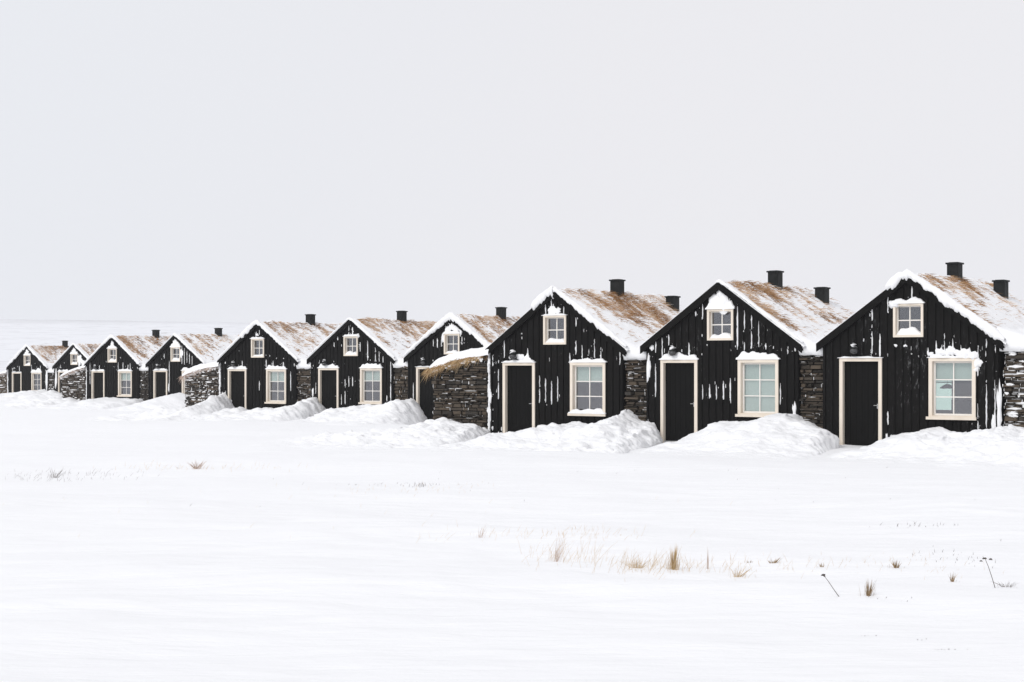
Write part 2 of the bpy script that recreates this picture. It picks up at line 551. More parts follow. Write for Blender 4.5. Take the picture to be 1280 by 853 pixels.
# snow held in the grooves: (x, z from, z to), read off each front
STREAKS = dict(
 J=[(-0.53, 3.2, 3.65), (-0.94, 2.16, 2.7), (-0.95, 3.02, 3.28), (-0.73, 2.13, 2.7), (0.08, 3.57, 3.95), (-0.49, 0.48, 0.7), (0.78, 2.12, 2.56), (0.97, 2.12, 2.59), (1.19, 2.12, 2.46), (1.38, 2.12, 2.34), (1.54, 2.12, 2.3), (1.84, 1.69, 2.3), (1.87, 0.39, 0.96), (2.09, 0.4, 1.51), (2.25, 0.36, 1.51), (1.7, 0.3, 0.58), (0.58, 2.12, 2.31), (2.07, 2.3, 2.61)],
 I=[(0.54, 2.36, 3.57), (0.76, 2.93, 3.47), (0.96, 2.39, 3.3), (1.19, 2.39, 3.09), (1.42, 2.36, 2.56), (-0.49, 1.04, 1.48), (-0.28, 1.01, 1.48), (-0.07, 0.98, 1.45), (0.14, 0.98, 1.45), (0.37, 1.02, 1.55), (-1.99, 1.13, 1.89), (-1.81, 2.17, 2.65), (-1.57, 2.44, 2.79), (1.88, 0.97, 1.43), (-0.74, 3.26, 3.4), (-0.53, 3.19, 3.53), (-0.94, 2.17, 2.44), (0.76, 2.36, 2.56), (-2.01, 2.31, 2.52), (2.08, 2.22, 2.42)],
 H=[(-0.49, 0.93, 1.64), (-0.28, 0.93, 1.6), (-0.07, 0.92, 1.6), (0.16, 0.93, 1.58), (0.81, 2.26, 2.68), (1.03, 2.26, 2.61), (1.26, 2.23, 2.64), (1.48, 2.19, 2.54), (-1.97, 1.02, 1.88), (-1.78, 2.2, 2.67), (-2.19, 1.99, 2.35), (-1.53, 2.13, 2.42), (-0.91, 2.2, 2.48), (2.11, 1.99, 2.26), (0.81, 3.1, 3.37), (0.33, 3.45, 3.73), (-0.11, 3.49, 3.88), (-0.32, 3.5, 3.81), (0.6, 2.09, 2.4)],
 F=[(1.04, 2.37, 3.19), (1.27, 2.37, 3.11), (1.49, 2.37, 2.86), (1.71, 2.33, 2.76), (-0.08, 3.52, 3.98), (0.14, 3.52, 3.94), (-0.27, 1.29, 1.65), (-0.03, 1.33, 1.65), (0.2, 1.3, 1.65), (0.42, 1.3, 1.65), (-0.46, 0.57, 0.93), (-0.25, 0.57, 1.11), (2.14, 0.75, 2.51), (0.6, 2.8, 3.12), (-0.94, 3.02, 3.24), (-0.7, 3.24, 3.38), (-2.02, 0.99, 1.43), (1.96, 0.67, 0.89)],
 G=[(-0.94, 2.9, 3.1), (-0.74, 2.95, 3.3), (-0.53, 2.9, 3.2), (0.53, 3.0, 3.35), (-0.1, 3.5, 3.9), (0.1, 3.5, 3.85), (-0.3, 3.5, 3.8), (-1.99, 0.6, 1.4)],
 E=[(0.08, 3.6, 3.95), (-0.1, 3.55, 3.75), (0.1, 1.2, 1.5), (2.05, 1.1, 1.9), (-1.99, 0.5, 1.1), (0.6, 2.15, 2.4), (1.0, 2.15, 2.35), (1.6, 2.15, 2.4), (-0.95, 2.2, 2.45)],
 D=[(0.53, 2.5, 3.5), (0.73, 2.45, 3.35), (0.94, 2.5, 3.3), (1.15, 2.45, 3.1), (1.36, 2.4, 2.95), (-0.94, 2.8, 3.1), (-0.53, 1.0, 2.6), (-0.1, 3.5, 3.9), (0.1, 3.5, 3.9)],
 C=[(-1.99, 1.3, 2.6), (0.53, 1.3, 2.6), (0.94, 2.2, 2.6), (1.36, 2.2, 2.5), (1.57, 2.2, 2.6), (-1.15, 2.2, 2.5), (-0.1, 3.5, 3.8), (0.1, 3.5, 3.8)],
 B=[(0.53, 2.7, 3.4), (0.73, 2.7, 3.3), (0.94, 2.6, 3.1), (-0.1, 3.5, 3.85), (-1.57, 2.2, 2.5)],
 A=[(-0.94, 2.2, 2.5), (0.6, 2.2, 2.6), (1.5, 2.2, 2.6), (-0.1, 3.5, 3.8), (-1.78, 2.1, 2.4)])
# clinging lumps: (x, z, width, height, depth)
CLUMPS = dict(
 J=[(0.62, 2.16, .2, .14, .06), (0.86, 2.22, .26, .24, .07), (1.08, 2.26, .24, .30, .07), (1.3, 2.2, .22, .22, .07), (1.5, 2.2, .3, .26, .08), (1.66, 2.14, .28, .24, .07), (1.78, 1.98, .22, .34, .06), (1.72, 1.8, .12, .14, .05),
    (2.3, 0.85, .13, 1.25, .06), (2.16, 0.5, .12, .6, .05), (-0.32, 2.4, .09, .07, .03), (-0.06, 2.4, .1, .07, .03), (-0.36, 3.45, .28, .2, .1), (0.05, 2.5, .0, .0, .0)],
 I=[(-0.12, 3.66, .38, .5, .06), (0.14, 3.62, .34, .52, .06), (0.02, 3.86, .3, .3, .05), (-2.2, 1.9, .12, .9, .05), (-2.1, 2.42, .14, .2, .05), (2.18, .72, .12, .5, .05)],
 H=[(-2.28, 1.1, .1, .7, .05), (-2.3, 0.5, .1, .6, .05), (0.12, 3.58, .22, .2, .05), (-0.1, 3.6, .3, .3, .05), (-1.22, 2.24, .3, .2, .06), (-0.96, 2.22, .24, .24, .05)],
 G=[(-0.2, 3.6, .3, .4, .06), (0.2, 3.6, .3, .36, .06), (0.0, 3.7, .4, .3, .06), (-0.42, 3.3, .16, .4, .05), (0.46, 3.5, .14, .3, .05)],
 F=[(0.42, 3.48, .14, .2, .06), (-2.15, 1.0, .1, .4, .05)],
 E=[(0.0, 3.62, .16, .14, .05), (-2.2, 0.8, .14, .6, .06), (-2.28, 0.5, .14, .7, .06)],
 D=[(0.0, 3.62, .5, .5, .07), (0.5, 3.1, .24, .7, .05), (0.0, 3.85, .3, .3, .06), (-0.56, 1.1, .1, .6, .05)],
 C=[(0.0, 3.6, .4, .34, .07), (0.0, 3.8, .2, .3, .06)],
 B=[(0.05, 3.68, .5, .44, .07), (0.62, 3.0, .55, .9, .05), (1.0, 2.7, .5, .5, .05), (0.05, 3.9, .3, .3, .06), (-2.1, 1.5, .2, 1.4, .06)],
 A=[(0.0, 3.62, .5, .4, .08), (0.0, 3.84, .3, .3, .06), (2.3, 1.4, .2, 1.6, .06)])
# powder blown on to the boards: (x, z, width, height, flecks)
POWDER = dict(
 J=[(1.15, 2.3, 1.1, .25, 70), (1.82, 2.0, .18, .5, 34), (2.25, 1.0, .2, 1.2, 30), (-.95, 2.8, .3, .6, 14), (0, 3.6, .5, .3, 22), (-1.3, 2.15, .8, .06, 20), (2.0, .5, .5, .3, 20)],
 I=[(0, 3.7, .55, .4, 60), (-1.3, 2.35, .9, .15, 50), (1.15, 2.4, 1.1, .2, 44), (1.0, 2.9, .8, .4, 22), (-.05, 1.25, .7, .4, 20), (-2.1, 1.8, .2, 1.2, 26), (2.1, 1.4, .2, 1.0, 16)],
 H=[(0, 3.6, .6, .35, 46), (-1.25, 2.25, .8, .2, 44), (1.2, 2.3, 1.0, .2, 40), (-2.15, 1.4, .2, 1.4, 30), (-.15, 1.25, .7, .4, 16), (.8, 3.0, .5, .4, 12)],
 G=[(0, 3.65, .6, .3, 60), (-.8, 3.05, .5, .3, 30), (.6, 3.2, .3, .4, 26)],
 F=[(.05, 3.65, .5, .4, 30), (-1.3, 2.3, .8, .15, 30), (1.2, 2.5, .9, .4, 30), (-.3, 1.0, .6, .6, 30), (.2, 1.5, .7, .2, 16)],
 E=[(0, 3.6, .4, .3, 24), (-1.3, 2.25, .8, .15, 24), (1.1, 2.25, .9, .15, 20), (-2.15, .9, .2, .9, 20)],
 D=[(.1, 3.65, .6, .35, 40), (.95, 2.9, .6, .5, 30), (-1.25, 2.3, .7, .15, 20)],
 C=[(0, 3.65, .4, .3, 30), (-1.3, 2.3, .8, .2, 26), (1.2, 2.3, .9, .2, 26)],
 B=[(.2, 3.4, .9, .7, 60), (.9, 2.8, .6, .5, 30), (-1.6, 2.3, .6, .2, 16)],
 A=[(0, 3.65, .5, .3, 30), (1.2, 2.4, .8, .2, 20), (-1.6, 2.2, .6, .15, 12), (2.1, 1.5, .2, 1.2, 20)])
# mounds on the heads: door, window, attic (height, 0 = none); snow lying in the attic window
SPEC = dict(   #  door  win  attic lie  verge_right verge_left cornice turf_bias blinds ch2
 J=dict(door=.05, win=.07, att=.16, lie=.20, vr=0.095, vl=.012, cor=.55, bias=0.18, blind=1, seed=1),
 I=dict(door=.20, win=.25, att=.24, lie=.17, vr=.04, vl=.018, cor=0, bias=0.06, blind=3, seed=2),
 H=dict(door=.10, win=.13, att=.08, lie=.16, vr=0.08, vl=.018, cor=.75, bias=-0.03, blind=1, seed=3),
 G=dict(door=.05, win=.1, att=.16, lie=.12, vr=0.095, vl=.09, cor=.9, bias=0.04, blind=1, seed=4),
 F=dict(door=.22, win=.24, att=.12, lie=.18, vr=0.058, vl=.04, cor=0, bias=0.05, blind=1, seed=5),
 E=dict(door=.2, win=.22, att=.10, lie=.12, vr=0.07, vl=.06, cor=1.0, bias=0.0, blind=1, seed=6),
 D=dict(door=.16, win=.2, att=.26, lie=.22, vr=.06, vl=.03, cor=0, bias=0.0, blind=1, seed=7),
 C=dict(door=.14, win=.16, att=.2, lie=.2, vr=0.07, vl=.06, cor=.8, bias=-0.1, blind=1, seed=8),
 B=dict(door=.22, win=.2, att=.22, lie=.22, vr=.07, vl=.06, cor=0, bias=0.0, blind=1, seed=9),
 A=dict(door=.1, win=.34, att=.22, lie=.22, vr=0.075, vl=.09, cor=2.0, bias=-0.1, blind=0, seed=10))
CHIM = dict(H=[(.1, 3.27), (.72, 5.55)], I=[(.1, 3.12), (.68, 4.98)], J=[(.1, 3.0), (.66, 4.98)], F=[(.1, 3.31)], E=[(.1, 3.35)],
            G=[(.1, 3.31)], D=[(.1, 3.33)], C=[(.1, 3.36)], A=[(.1, 3.6)], B=[])
LABEL = dict(
 J="black turf house at the right end of the row, ragged snow above its window",
 I="black turf house whose whole window is filled by pale green blinds",
 H="black turf house with two chimneys, largest sloping stone wall leaning on its left corner",
 G="black turf house whose door is partly covered by the largest sloping stone wall",
 F="black turf house with thick snow on both door head and window head, one chimney",
 E="one-chimney black turf house with plain gable, middle sloping stone wall at its left corner",
 D="black turf house with white streaks beside its attic window, chimney above middle sloping wall",
 C="far black turf house with one chimney, small snow-patched sloping stone wall at its left corner",
 B="black turf house with no chimney, gable nearly hidden by the small snow-patched sloping wall",
 A="smallest black turf house at the far left end of the row")

def snow_head(mb, x0, x1, z0, h, depth, seed, y0=0.0):
    """a mound lying on a ledge against the boards"""
    n = max(6, int((x1 - x0) / 0.045)); k = 6
    P = np.zeros((n, k, 3))
    u = np.linspace(0, 1, n)
    prof = h * (0.75 + 0.9 * fbm(u * (x1 - x0) * 5, u * 0 + seed * 3.3, seed, 3)) * np.clip(np.minimum(u, 1 - u) * 9, 0.25, 1)
    dep = depth * (0.9 + 0.8 * fbm(u * (x1 - x0) * 6 + 9, u * 0 + seed, seed + 5, 2))
    for j in range(k):
        a = math.pi / 2 * j / (k - 1)
        P[:, j, 0] = x0 + (x1 - x0) * u
        P[:, j, 1] = y0 + 0.03 - (dep + .03) * math.sin(a) ** 0.8
        P[:, j, 2] = z0 - 0.006 + np.maximum(prof, 0.02) * math.cos(a) ** 0.7
    mb.grid(P)
    mb.poly([P[0, j] for j in range(k)] + [(P[0, 0, 0], y0 + .03, z0 - .006)])
    mb.poly([P[-1, j] for j in range(k - 1, -1, -1)] + [(P[-1, 0, 0], y0 + .03, z0 - .006)])

def clump(mb, cx, cz, w, h, d, seed, y0=0.0):
    if w <= 0: return
    nr, na = 5, 16
    P = np.zeros((na, nr, 3))
    for i in range(na):
        a = 2 * math.pi * i / na
        edge = 1 + 1.5 * float(fbm(math.cos(a) * 1.7 + seed, math.sin(a) * 1.7 + 4, seed, 3))
        for j in range(nr):
            r_ = j / (nr - 1)
            P[i, j] = (cx + math.cos(a) * w / 2 * r_ * edge, y0 + 0.012 - (d + .012) * math.sqrt(max(0, 1 - r_ ** 2)) * (0.8 + 0.9 * float(fbm(math.cos(a) * r_ * 2 + seed, math.sin(a) * r_ * 2, seed + 1, 2))), cz + math.sin(a) * h / 2 * r_ * edge)
    mb.grid(P[:, ::-1], close_u=True)

def streak(mb, x, z0, z1, wd, rng, y0):
    n = max(4, int((z1 - z0) / 0.06))
    L_, F_, R_ = [], [], []
    for i in range(n + 1):
        t = i / n
        w = wd * (0.55 + 0.6 * rng.random()) * (min(1, t * 5 + .25) * min(1, (1 - t) * 3 + .12))
        xo = x + rng.uniform(-.006, .006)
        z = z0 + (z1 - z0) * t
        L_.append((xo - w / 2, y0 + .012, z)); F_.append((xo, y0 - .018 * rng.uniform(.3, 1.2), z)); R_.append((xo + w / 2, y0 + .012, z))
    mb.grid(np.array([L_, F_, R_]))

def frame_boxes(mb, x0, x1, z0, z1, w, y0, y1, bottom=True):
    """a casing of butted boards"""
    mb.box(x0, x0 + w, y0, y1, z0, z1 - w)
    mb.box(x1 - w, x1, y0, y1, z0, z1 - w)
    mb.box(x0, x1, y0 - .003, y1, z1 - w, z1)
    if bottom:
        mb.box(x0 + w, x1 - w, y0 + .004, y1, z0, z0 + w)

def make_window(house, x0, x1, z0, z1, w, rows, cols, blind, seed, head, lie, sill, boards_y=0.0):
    c = MB()
    frame_boxes(c, x0, x1, z0, z1, w, -.035, .15)
    win = c.build("window", M['cream'], house)
    if sill:
        s = MB(); s.box(x0 - .05, x1 + .03, -.085, -.037, z0 - .012, z0 + .06)
        s.build("sill", M['cream'], win)
    a0, a1, b0, b1 = x0 + w, x1 - w, z0 + w, z1 - w
    s = MB()
    fw = .045 if rows == 3 else .028
    frame_boxes(s, a0 + .002, a1 - .002, b0 + .002, b1 - .002, fw, .085, .125)
    ix0, ix1, iz0, iz1 = a0 + fw, a1 - fw, b0 + fw, b1 - fw
    mw = .028
    cw = (ix1 - ix0 - (cols - 1) * mw) / cols
    rh = (iz1 - iz0 - (rows - 1) * mw) / rows
    for k in range(1, cols):
        xx = ix0 + k * cw + (k - 1) * mw
        s.box(xx, xx + mw, .09, .12, iz0, iz1)
    for r_ in range(1, rows):
        zz = iz0 + r_ * rh + (r_ - 1) * mw
        for k in range(cols):
            xx = ix0 + k * (cw + mw)
            s.box(xx, xx + cw, .092, .118, zz, zz + mw)
    s.build("sash", M['sash'], win)
    for r_ in range(rows):
        for k in range(cols):
            p = MB()
            xx, zz = ix0 + k * (cw + mw), iz0 + r_ * (rh + mw)
            p.box(xx + .001, xx + cw - .001, .103, .107, zz + .001, zz + rh - .001)
            p.build("pane", M['glass'], win)
    if blind:
        p = MB()
        zb = iz1 - blind * (rh + mw) + mw * .4
        p.box(ix0 - .02, ix1 + .02, .16, .166, zb, iz1 + .02)
        p.box(ix0 - .02, ix1 + .02, .152, .174, zb - .022, zb)
        p.build("roller_blind", M['blind'], win)
    if head or lie:
        q = MB()
        if head: snow_head(q, x0 - .04, x1 + .04, z1, head, .075, seed, 0)
        if head: q.build("snow_cap", M['snow'], win, smooth=True)
        q = MB()
        if lie:
            if sill: snow_head(q, x0 - .03, x1 + .02, z0 + .06, .17, .06, seed + 60, -.037)
            else: snow_head(q, a0 + .004, a1 - .004, b0 + .001, lie, .105, seed + 40, .085)
            q.build("sill_snow", M['snow'], win, smooth=True)
    return win

def blades_mesh(name, items, material):
    """items: (base, tip vector, bend vector, width, tone)"""
    v, f, tone = [], [], []
    for b, d, bend, w, t in items:
        b = Vector(b); d = Vector(d); bend = Vector(bend)
        side = d.cross(Vector((0.35, -1, 0.2)))
        if side.length < 1e-4: side = Vector((1, 0, 0))
        side.normalize(); side *= w / 2
        m1 = b + d * .5 + bend * .25
        n = len(v)
        v += [tuple(b - side), tuple(b + side), tuple(m1 + side * .8), tuple(m1 - side * .8), tuple(b + d + bend)]
        f += [(n, n + 1, n + 2, n + 3), (n + 3, n + 2, n + 4)]
        tone += [t] * 5
    me = bpy.data.meshes.new(name)
    me.from_pydata(v, [], f)
    me.materials.append(material)
    set_point_attr(me, "tone", tone)
    me.update()
    return me

def turf_density(h, x, s):
    sp = SPEC[h]; sd = sp['seed'] * 31
    d = np.abs(x) / 2.45
    str_ = .8 * fbm(s * 2.0 - 0.55 * x + sd, x * 0.8 + sd, sd, 4) + 0.75 * fbm(s * 5.5 - 1.2 * x + sd, x * 2.2, sd + 9, 4)
    patch = fbm(s * 0.45 + sd, x * 0.5, sd + 3, 2)
    val = 0.46 + 1.35 * str_ + 0.75 * patch - 0.72 * np.clip(d, 0, 2) ** 1.25 - sp['bias'] * 1.6
    val = val + 0.30 * np.exp(-((s - .42 - .05 * d) / .2) ** 2) * sstep(1.0, .7, d) - 1.2 * sstep(.34, .12, s)
    return np.clip(val, 0, 1) * sstep(1.02, .8, d)

def build_house(h):
    sp = SPEC[h]
    rng = random.Random(sp['seed'] * 101)
    root = empty("turf_house", base(h), -YAW)
    tag(root, LABEL[h], "house", "black turf houses in the row")
    # --- walls: hollow, so that the windows look into a room
    w = MB()
    for o in strips(-HW, HW, -.9, HOLES):
        w.prism(o, .028, .15)
    zt = roof_z(HW)
    back_holes = [(-1.95, -1.0, .6, 1.9)] if h == 'J' else []
    for o in strips(-HW, HW, -.9, back_holes):
        w.prism(o, HL - .12, HL)
    w.box(-HW, -HW + .12, .15, HL - .12, -.9, zt); w.box(HW - .12, HW, .15, HL - .12, -.9, zt)
    wall = w.build("wall", M['black'], root)
    i = MB()
    z0, z1 = -.08, 2.42
    x0, x1, y0, y1 = -HW + .122, HW - .122, .152, HL - .122
    i.poly([(x0, y0, z0), (x1, y0, z0), (x1, y1, z0), (x0, y1, z0)])
    i.poly([(x0, y0, z1), (x0, y1, z1), (x1, y1, z1), (x1, y0, z1)])
    i.poly([(x0, y0, z0), (x0, y1, z0), (x0, y1, z1), (x0, y0, z1)])
    i.poly([(x1, y0, z0), (x1, y0, z1), (x1, y1, z1), (x1, y1, z0)])
    if h == 'J':
        for a, b, c_, d_ in ((x0, -1.95, z0, z1), (-1.0, x1, z0, z1), (-1.95, -1.0, z0, .6), (-1.95, -1.0, 1.9, z1)):
            i.poly([(a, y1, c_), (b, y1, c_), (b, y1, d_), (a, y1, d_)])
    else:
        i.poly([(x0, y1, z0), (x1, y1, z0), (x1, y1, z1), (x0, y1, z1)])
    i.build("room_lining", M['room'], root)
    if h == 'J':
        c = MB(); frame_boxes(c, -1.948, -1.002, .602, 1.898, .05, HL - .10, HL - .02)
        c.box(-1.60, -1.57, HL - .08, HL - .04, .655, 1.845); c.box(-1.895, -1.605, HL - .08, HL - .04, 1.42, 1.45); c.box(-1.565, -1.055, HL - .08, HL - .04, 1.42, 1.45)
        bw = c.build("window", M['cream'], root)
        c = MB(); c.box(-1.895, -1.055, HL - .035, HL - .03, .655, 1.845)
        c.build("pane", M['green_glass'], bw)
    # --- the boards
    edges = [-HW - .01] + [g for g in GAPS if abs(g) < HW - .03] + [HW + .01]
    for a, b in zip(edges, edges[1:]):
        for o in strips(a + .024, b - .024, -.75, PLANK_HOLES):
            p = MB()
            p.prism(o, rng.uniform(-.004, .004), .026)
            p.build("plank", M['plank'], wall)
    # --- door
    fr = MB()
    frame_boxes(fr, DOOR[0], DOOR[1], -.45, DOOR[2], .09, -.035, .15, bottom=False)
    fr.build("door_frame", M['cream'], root)
    d = MB()
    dx0, dx1 = DOOR[0] + .093, DOOR[1] - .093
    nb = 6
    for k in range(nb):
        a = dx0 + (dx1 - dx0) * k / nb
        b = dx0 + (dx1 - dx0) * (k + 1) / nb
        d.box(a + .002, b - .002, .085, .12, -.12, DOOR[2] - .095)
    d.box(dx0, dx1, .092, .11, -.12, DOOR[2] - .096)
    door = d.build("door", M['door'], root)
    hd = MB()
    hd.box(dx1 - .075, dx1 - .055, .072, .086, .82, .94)
    hd.tube([(dx1 - .065, .08, .90), (dx1 - .065, .04, .90), (dx1 - .15, .04, .90)], [.007] * 3)
    hd.build("handle", M['metal'], door)
    th = MB(); th.box(dx0 - .003, dx1 + .003, .0, .14, -.2, -.125)
    th.build("threshold", M['metal'], root)
    # --- windows
    make_window(root, *WIN, .088, 3, 2, sp['blind'], sp['seed'] * 7, sp['win'], (.1 if h == 'H' else 0), True)
    make_window(root, *ATT, .06, 2, 2, 0, sp['seed'] * 7 + 3, sp['att'], sp['lie'], False)
    # --- lamp over the door
    lx, lz = -1.36, 2.36
    lm = MB()
    lm.box(lx - .04, lx + .04, -.03, .0, lz - .05, lz + .05)
    lm.tube([(lx, -.03, lz + .01), (lx, -.11, lz + .03), (lx, -.15, lz + .01)], [.014] * 3)
    lm.tube([(lx, -.15, lz + .03), (lx, -.15, lz + .0), (lx, -.15, lz - .03)], [.03, .09, .10], 12)
    lamp = lm.build("wall_lamp", M['chimney'], root, smooth=False)
    gl = MB()
    gl.tube([(lx, -.15, lz - .03), (lx, -.15, lz - .09), (lx, -.15, lz - .14), (lx, -.15, lz - .16)], [.09, .11, .08, .02], 12)
    gl.build("lamp_glass", M['lampglass'], lamp, smooth=True)
    sn = MB()
    zz = np.linspace(0, 1, 6)
    sn.tube([(lx - .015 + rng.uniform(-.015, .015), -.14, lz + .02 + .10 * t) for t in zz], [.085 * math.sqrt(max(.02, 1 - t * t)) * rng.uniform(.7, 1.1) + .005 for t in zz], 9)
    sn.build("snow_cap", M['snow'], lamp, smooth=True)
    # --- roof: boards, barge boards, turf under snow
    ov = 2.42
    rf = MB()
    for sgn in (-1, 1):
        o = [(0, APEX), (sgn * ov, roof_z(ov)), (sgn * ov, roof_z(ov) + .05), (0, APEX + .05)]
        rf.prism(o if sgn > 0 else [(x, z) for x, z in reversed(o)], -.04, HL + .1)
    roof = rf.build("roof", M['black'], root)
    for sgn in (-1, 1):
        bg = MB()
        o = [(0, APEX - .055), (sgn * ov, roof_z(ov) - .055), (sgn * ov, roof_z(ov) + .15), (0, APEX + .165)]
        bg.prism(o if sgn > 0 else [(x, z) for x, z in reversed(o)], -.10, -.045)
        bg.build("bargeboard", M['black'], roof)
    # snow and turf surface
    xs = np.linspace(-2.5, 2.5, 91)
    ss = np.linspace(-.095, HL + .12, 110)
    S, X = np.meshgrid(ss, xs, indexing='ij')
    den = turf_density(h, X, S)
    sd = sp['seed'] * 13
    rid = np.sqrt(X * X + .05 ** 2)
    thick = .04 + .04 * (1 - den) + .13 * fbm(S * 1.1 + sd, X * 1.1, sd, 4) + .05 * fbm(S * 5, X * 5, sd + 2, 3) + .11 * den * fbm(S * 11, X * 5, sd + 6, 3)
    edge = (.18 * sstep(0, .12, S + .095) + .82 * sstep(.1, .7, S + .095)) * sstep(0, .16, HL + .12 - S) * sstep(2.5, 2.36, np.abs(X))
    Zt = APEX + .15 - SLOPE * rid + .02 + np.maximum(thick, .02) * edge + .02 * edge
    P = np.stack([X, S, Zt], -1)
    # skirts
    def low(row):
        q = row.copy(); q[:, 2] = APEX + .135 - SLOPE * np.abs(q[:, 0]); return q
    P = np.concatenate([low(P[0])[None], P, low(P[-1])[None]], 0)
    den2 = np.concatenate([den[0][None] * 0, den, den[-1][None] * 0], 0)
    g = MB(); g.grid(P.transpose(1, 0, 2)[::1][:, ::-1])
    rs = g.build("roof_snow", M['roof'], roof, smooth=True, recalc=False)
    set_point_attr(rs.data, "turf", den2.transpose(1, 0)[:, ::-1].reshape(-1))
    # withered grass standing through the snow
    near = h in 'JIHGFE'
    ntry = 60000 if h in 'JIH' else (34000 if near else 14000)
    rs_ = np.random.RandomState(sp['seed'])
    bx = rs_.uniform(-2.4, 2.4, ntry); bs = rs_.uniform(-.0, HL + .05, ntry)
    bx = np.where(rs_.rand(ntry) < .55, np.abs(bx), bx)
    dn = turf_density(h, bx, bs)
    keep = rs_.rand(ntry) < np.clip(dn * 1.15 - .05, 0, 1) * .46 + .006
    xi = (bx + 2.5) / (5.0) * 90; si = (bs + .095) / (HL + .215) * 109
    zi = Zt[np.clip(np.round(si).astype(int), 0, 109), np.clip(np.round(xi).astype(int), 0, 90)]
    wid = .010 if h in 'JIH' else (.016 if near else .028)
    tn = fbm(bs * 1.6 + bx * .6, bx * 1.3, sp['seed'] + 90, 3)
    items = []
    for k in np.nonzero(keep)[0]:
        sg = 1 if bx[k] > 0 else -1
        ln = rng.uniform(.09, .34) * (1.0 if dn[k] > .2 else .8)
        up = rng.uniform(.05, .85) ** 1.2
        dx = sg * ln * rng.uniform(.55, 1.0)
        items.append(((bx[k], bs[k], zi[k] - .02), (dx, ln * rng.uniform(-.25, .55), -SLOPE * abs(dx) + ln * up + .02),
                      (sg * ln * .12, 0, -ln * .22), wid * rng.uniform(.7, 1.3), min(1, max(0, rng.gauss(.50 + 1.1 * tn[k], .22)))))
    tg = link("turf_grass", blades_mesh("turf_grass", items, M['turf_blade']), roof)
    tag(tg, kind='stuff')
    # --- snow over the barge boards
    q = MB()
    def verge(sgn, r_, x_end, hang, sd2):
        n = int(x_end / .03)
        t = np.linspace(-.03, 1, n)
        k = 14
        Pv = np.zeros((k, n, 3))
        nz = fbm(t * x_end * 3.2, t * 0 + sd2, sd2, 4)
        nz2 = fbm(t * x_end * 8 + 3, t * 0 + sd2, sd2 + 3, 3)
        for j in range(k):
            a = 2 * math.pi * j / k
            rr = r_ * (1 + .9 * nz + .45 * nz2 + .8 * fbm(t * x_end * 14 + j * .9, t * 0 + j * 1.3, sd2 + 7, 2)) * np.clip((1 - t) * 8 + .3, 0, 1) * np.clip(1 + 12 * np.minimum(t, 0), .5, 1)
            rr_d = rr * (1 + (hang if math.sin(a) < 0 else 0) * (1 + .7 * nz2))
            Pv[j, :, 0] = sgn * (t * x_end) + (sgn * .0)
            Pv[j, :, 1] = -.055 + math.cos(a) * (rr * .75 + .035)
            Pv[j, :, 2] = APEX + .175 - SLOPE * (np.sqrt((t * x_end) ** 2 + .01) - .1) + math.sin(a) * rr_d
        q.grid(Pv if sgn < 0 else Pv[::-1], close_u=True)
    verge(1, sp['vr'], 2.46, .7, sp['seed'])
    if sp['vl'] > .02: verge(-1, sp['vl'], 2.44, .25, sp['seed'] + 50)
    if sp['cor']: verge(-1, max(.1, sp['vr'] * .95), sp['cor'], .7, sp['seed'] + 80)
    q.build("verge_snow", M['snow'], roof, smooth=True)
    # --- snow caught on the front
    q = MB()
    for x, a, b in STREAKS[h]:
        g0 = min(GAPS, key=lambda gg: abs(gg - x))
        far = 1.0 if h in 'JIH' else 1.25
        b = min(b, roof_z(g0) - .06)
        wd = rng.uniform(.026, .058) * far
        brk = rng.uniform(a + .3 * (b - a), b) if b - a > .35 and rng.random() < .3 else None
        if brk:                                            # broken into pieces, the upper one thinner
            streak(q, g0, a, brk - rng.uniform(.02, .06), wd, rng, 0); streak(q, g0, brk, b + rng.uniform(-.05, .12), wd * rng.uniform(.4, .8), rng, 0)
        else:
            streak(q, g0, a + rng.uniform(-.06, .06), b + rng.uniform(-.06, .12), wd, rng, 0)
        for _ in range(rng.randrange(3)):                  # powder spilling on to the boards beside it
            z = rng.uniform(a, b)
            clump(q, g0 + rng.uniform(-.07, .07), z, rng.uniform(.015, .045), rng.uniform(.03, .16), .012, rng.randrange(99), .002)
    def powder(cx, cz, w_, h_, n_):
        for _ in range(int(n_ * .36)):
            x, z = cx + rng.gauss(0, w_ / 2), cz + rng.gauss(0, h_ / 2)
            if abs(x) > HW - .03 or z > roof_z(x) - .08 or any(x0 - .01 < x < x1 + .01 and a_ - .02 < z < b_ + .01 for x0, x1, a_, b_ in PLANK_HOLES): continue
            clump(q, x, z, rng.uniform(.008, .032), rng.choice((.02, .03, .05, .09, .14)) * rng.uniform(.6, 1.2), .010, rng.randrange(99), .002)
    for cx, cz, w_, h_, n_ in POWDER[h]:
        powder(cx, cz, w_, h_, n_)
    for _ in range(6):                                   # stray flecks frozen on in the grooves
        g0 = rng.choice([gg for gg in GAPS if abs(gg) < 2.2]); z = rng.uniform(2.0, roof_z(g0) - .15)
        if not any(x0 - .05 < g0 < x1 + .05 and a - .1 < z < b + .1 for x0, x1, a, b in PLANK_HOLES):
            clump(q, g0 + rng.uniform(-.02, .02), z, rng.uniform(.02, .045), rng.uniform(.03, .10), .018, rng.randrange(99), 0.002)
    for x in np.arange(-2.2, 2.25, .11):                  # the ragged foot of the boards
        if not (DOOR[0] - .06 < x < DOOR[1] + .06):
            clump(q, x, rng.uniform(-.12, .2), rng.uniform(.03, .08), rng.uniform(.06, .25), .03, rng.randrange(99), -.002)
    for n_, c_ in enumerate(CLUMPS[h]):
        clump(q, *c_, sp['seed'] * 3 + n_, .002)
    if sp['door']: snow_head(q, DOOR[0] - .03, DOOR[1] + .03, DOOR[2], sp['door'], .08, sp['seed'] * 5, 0)
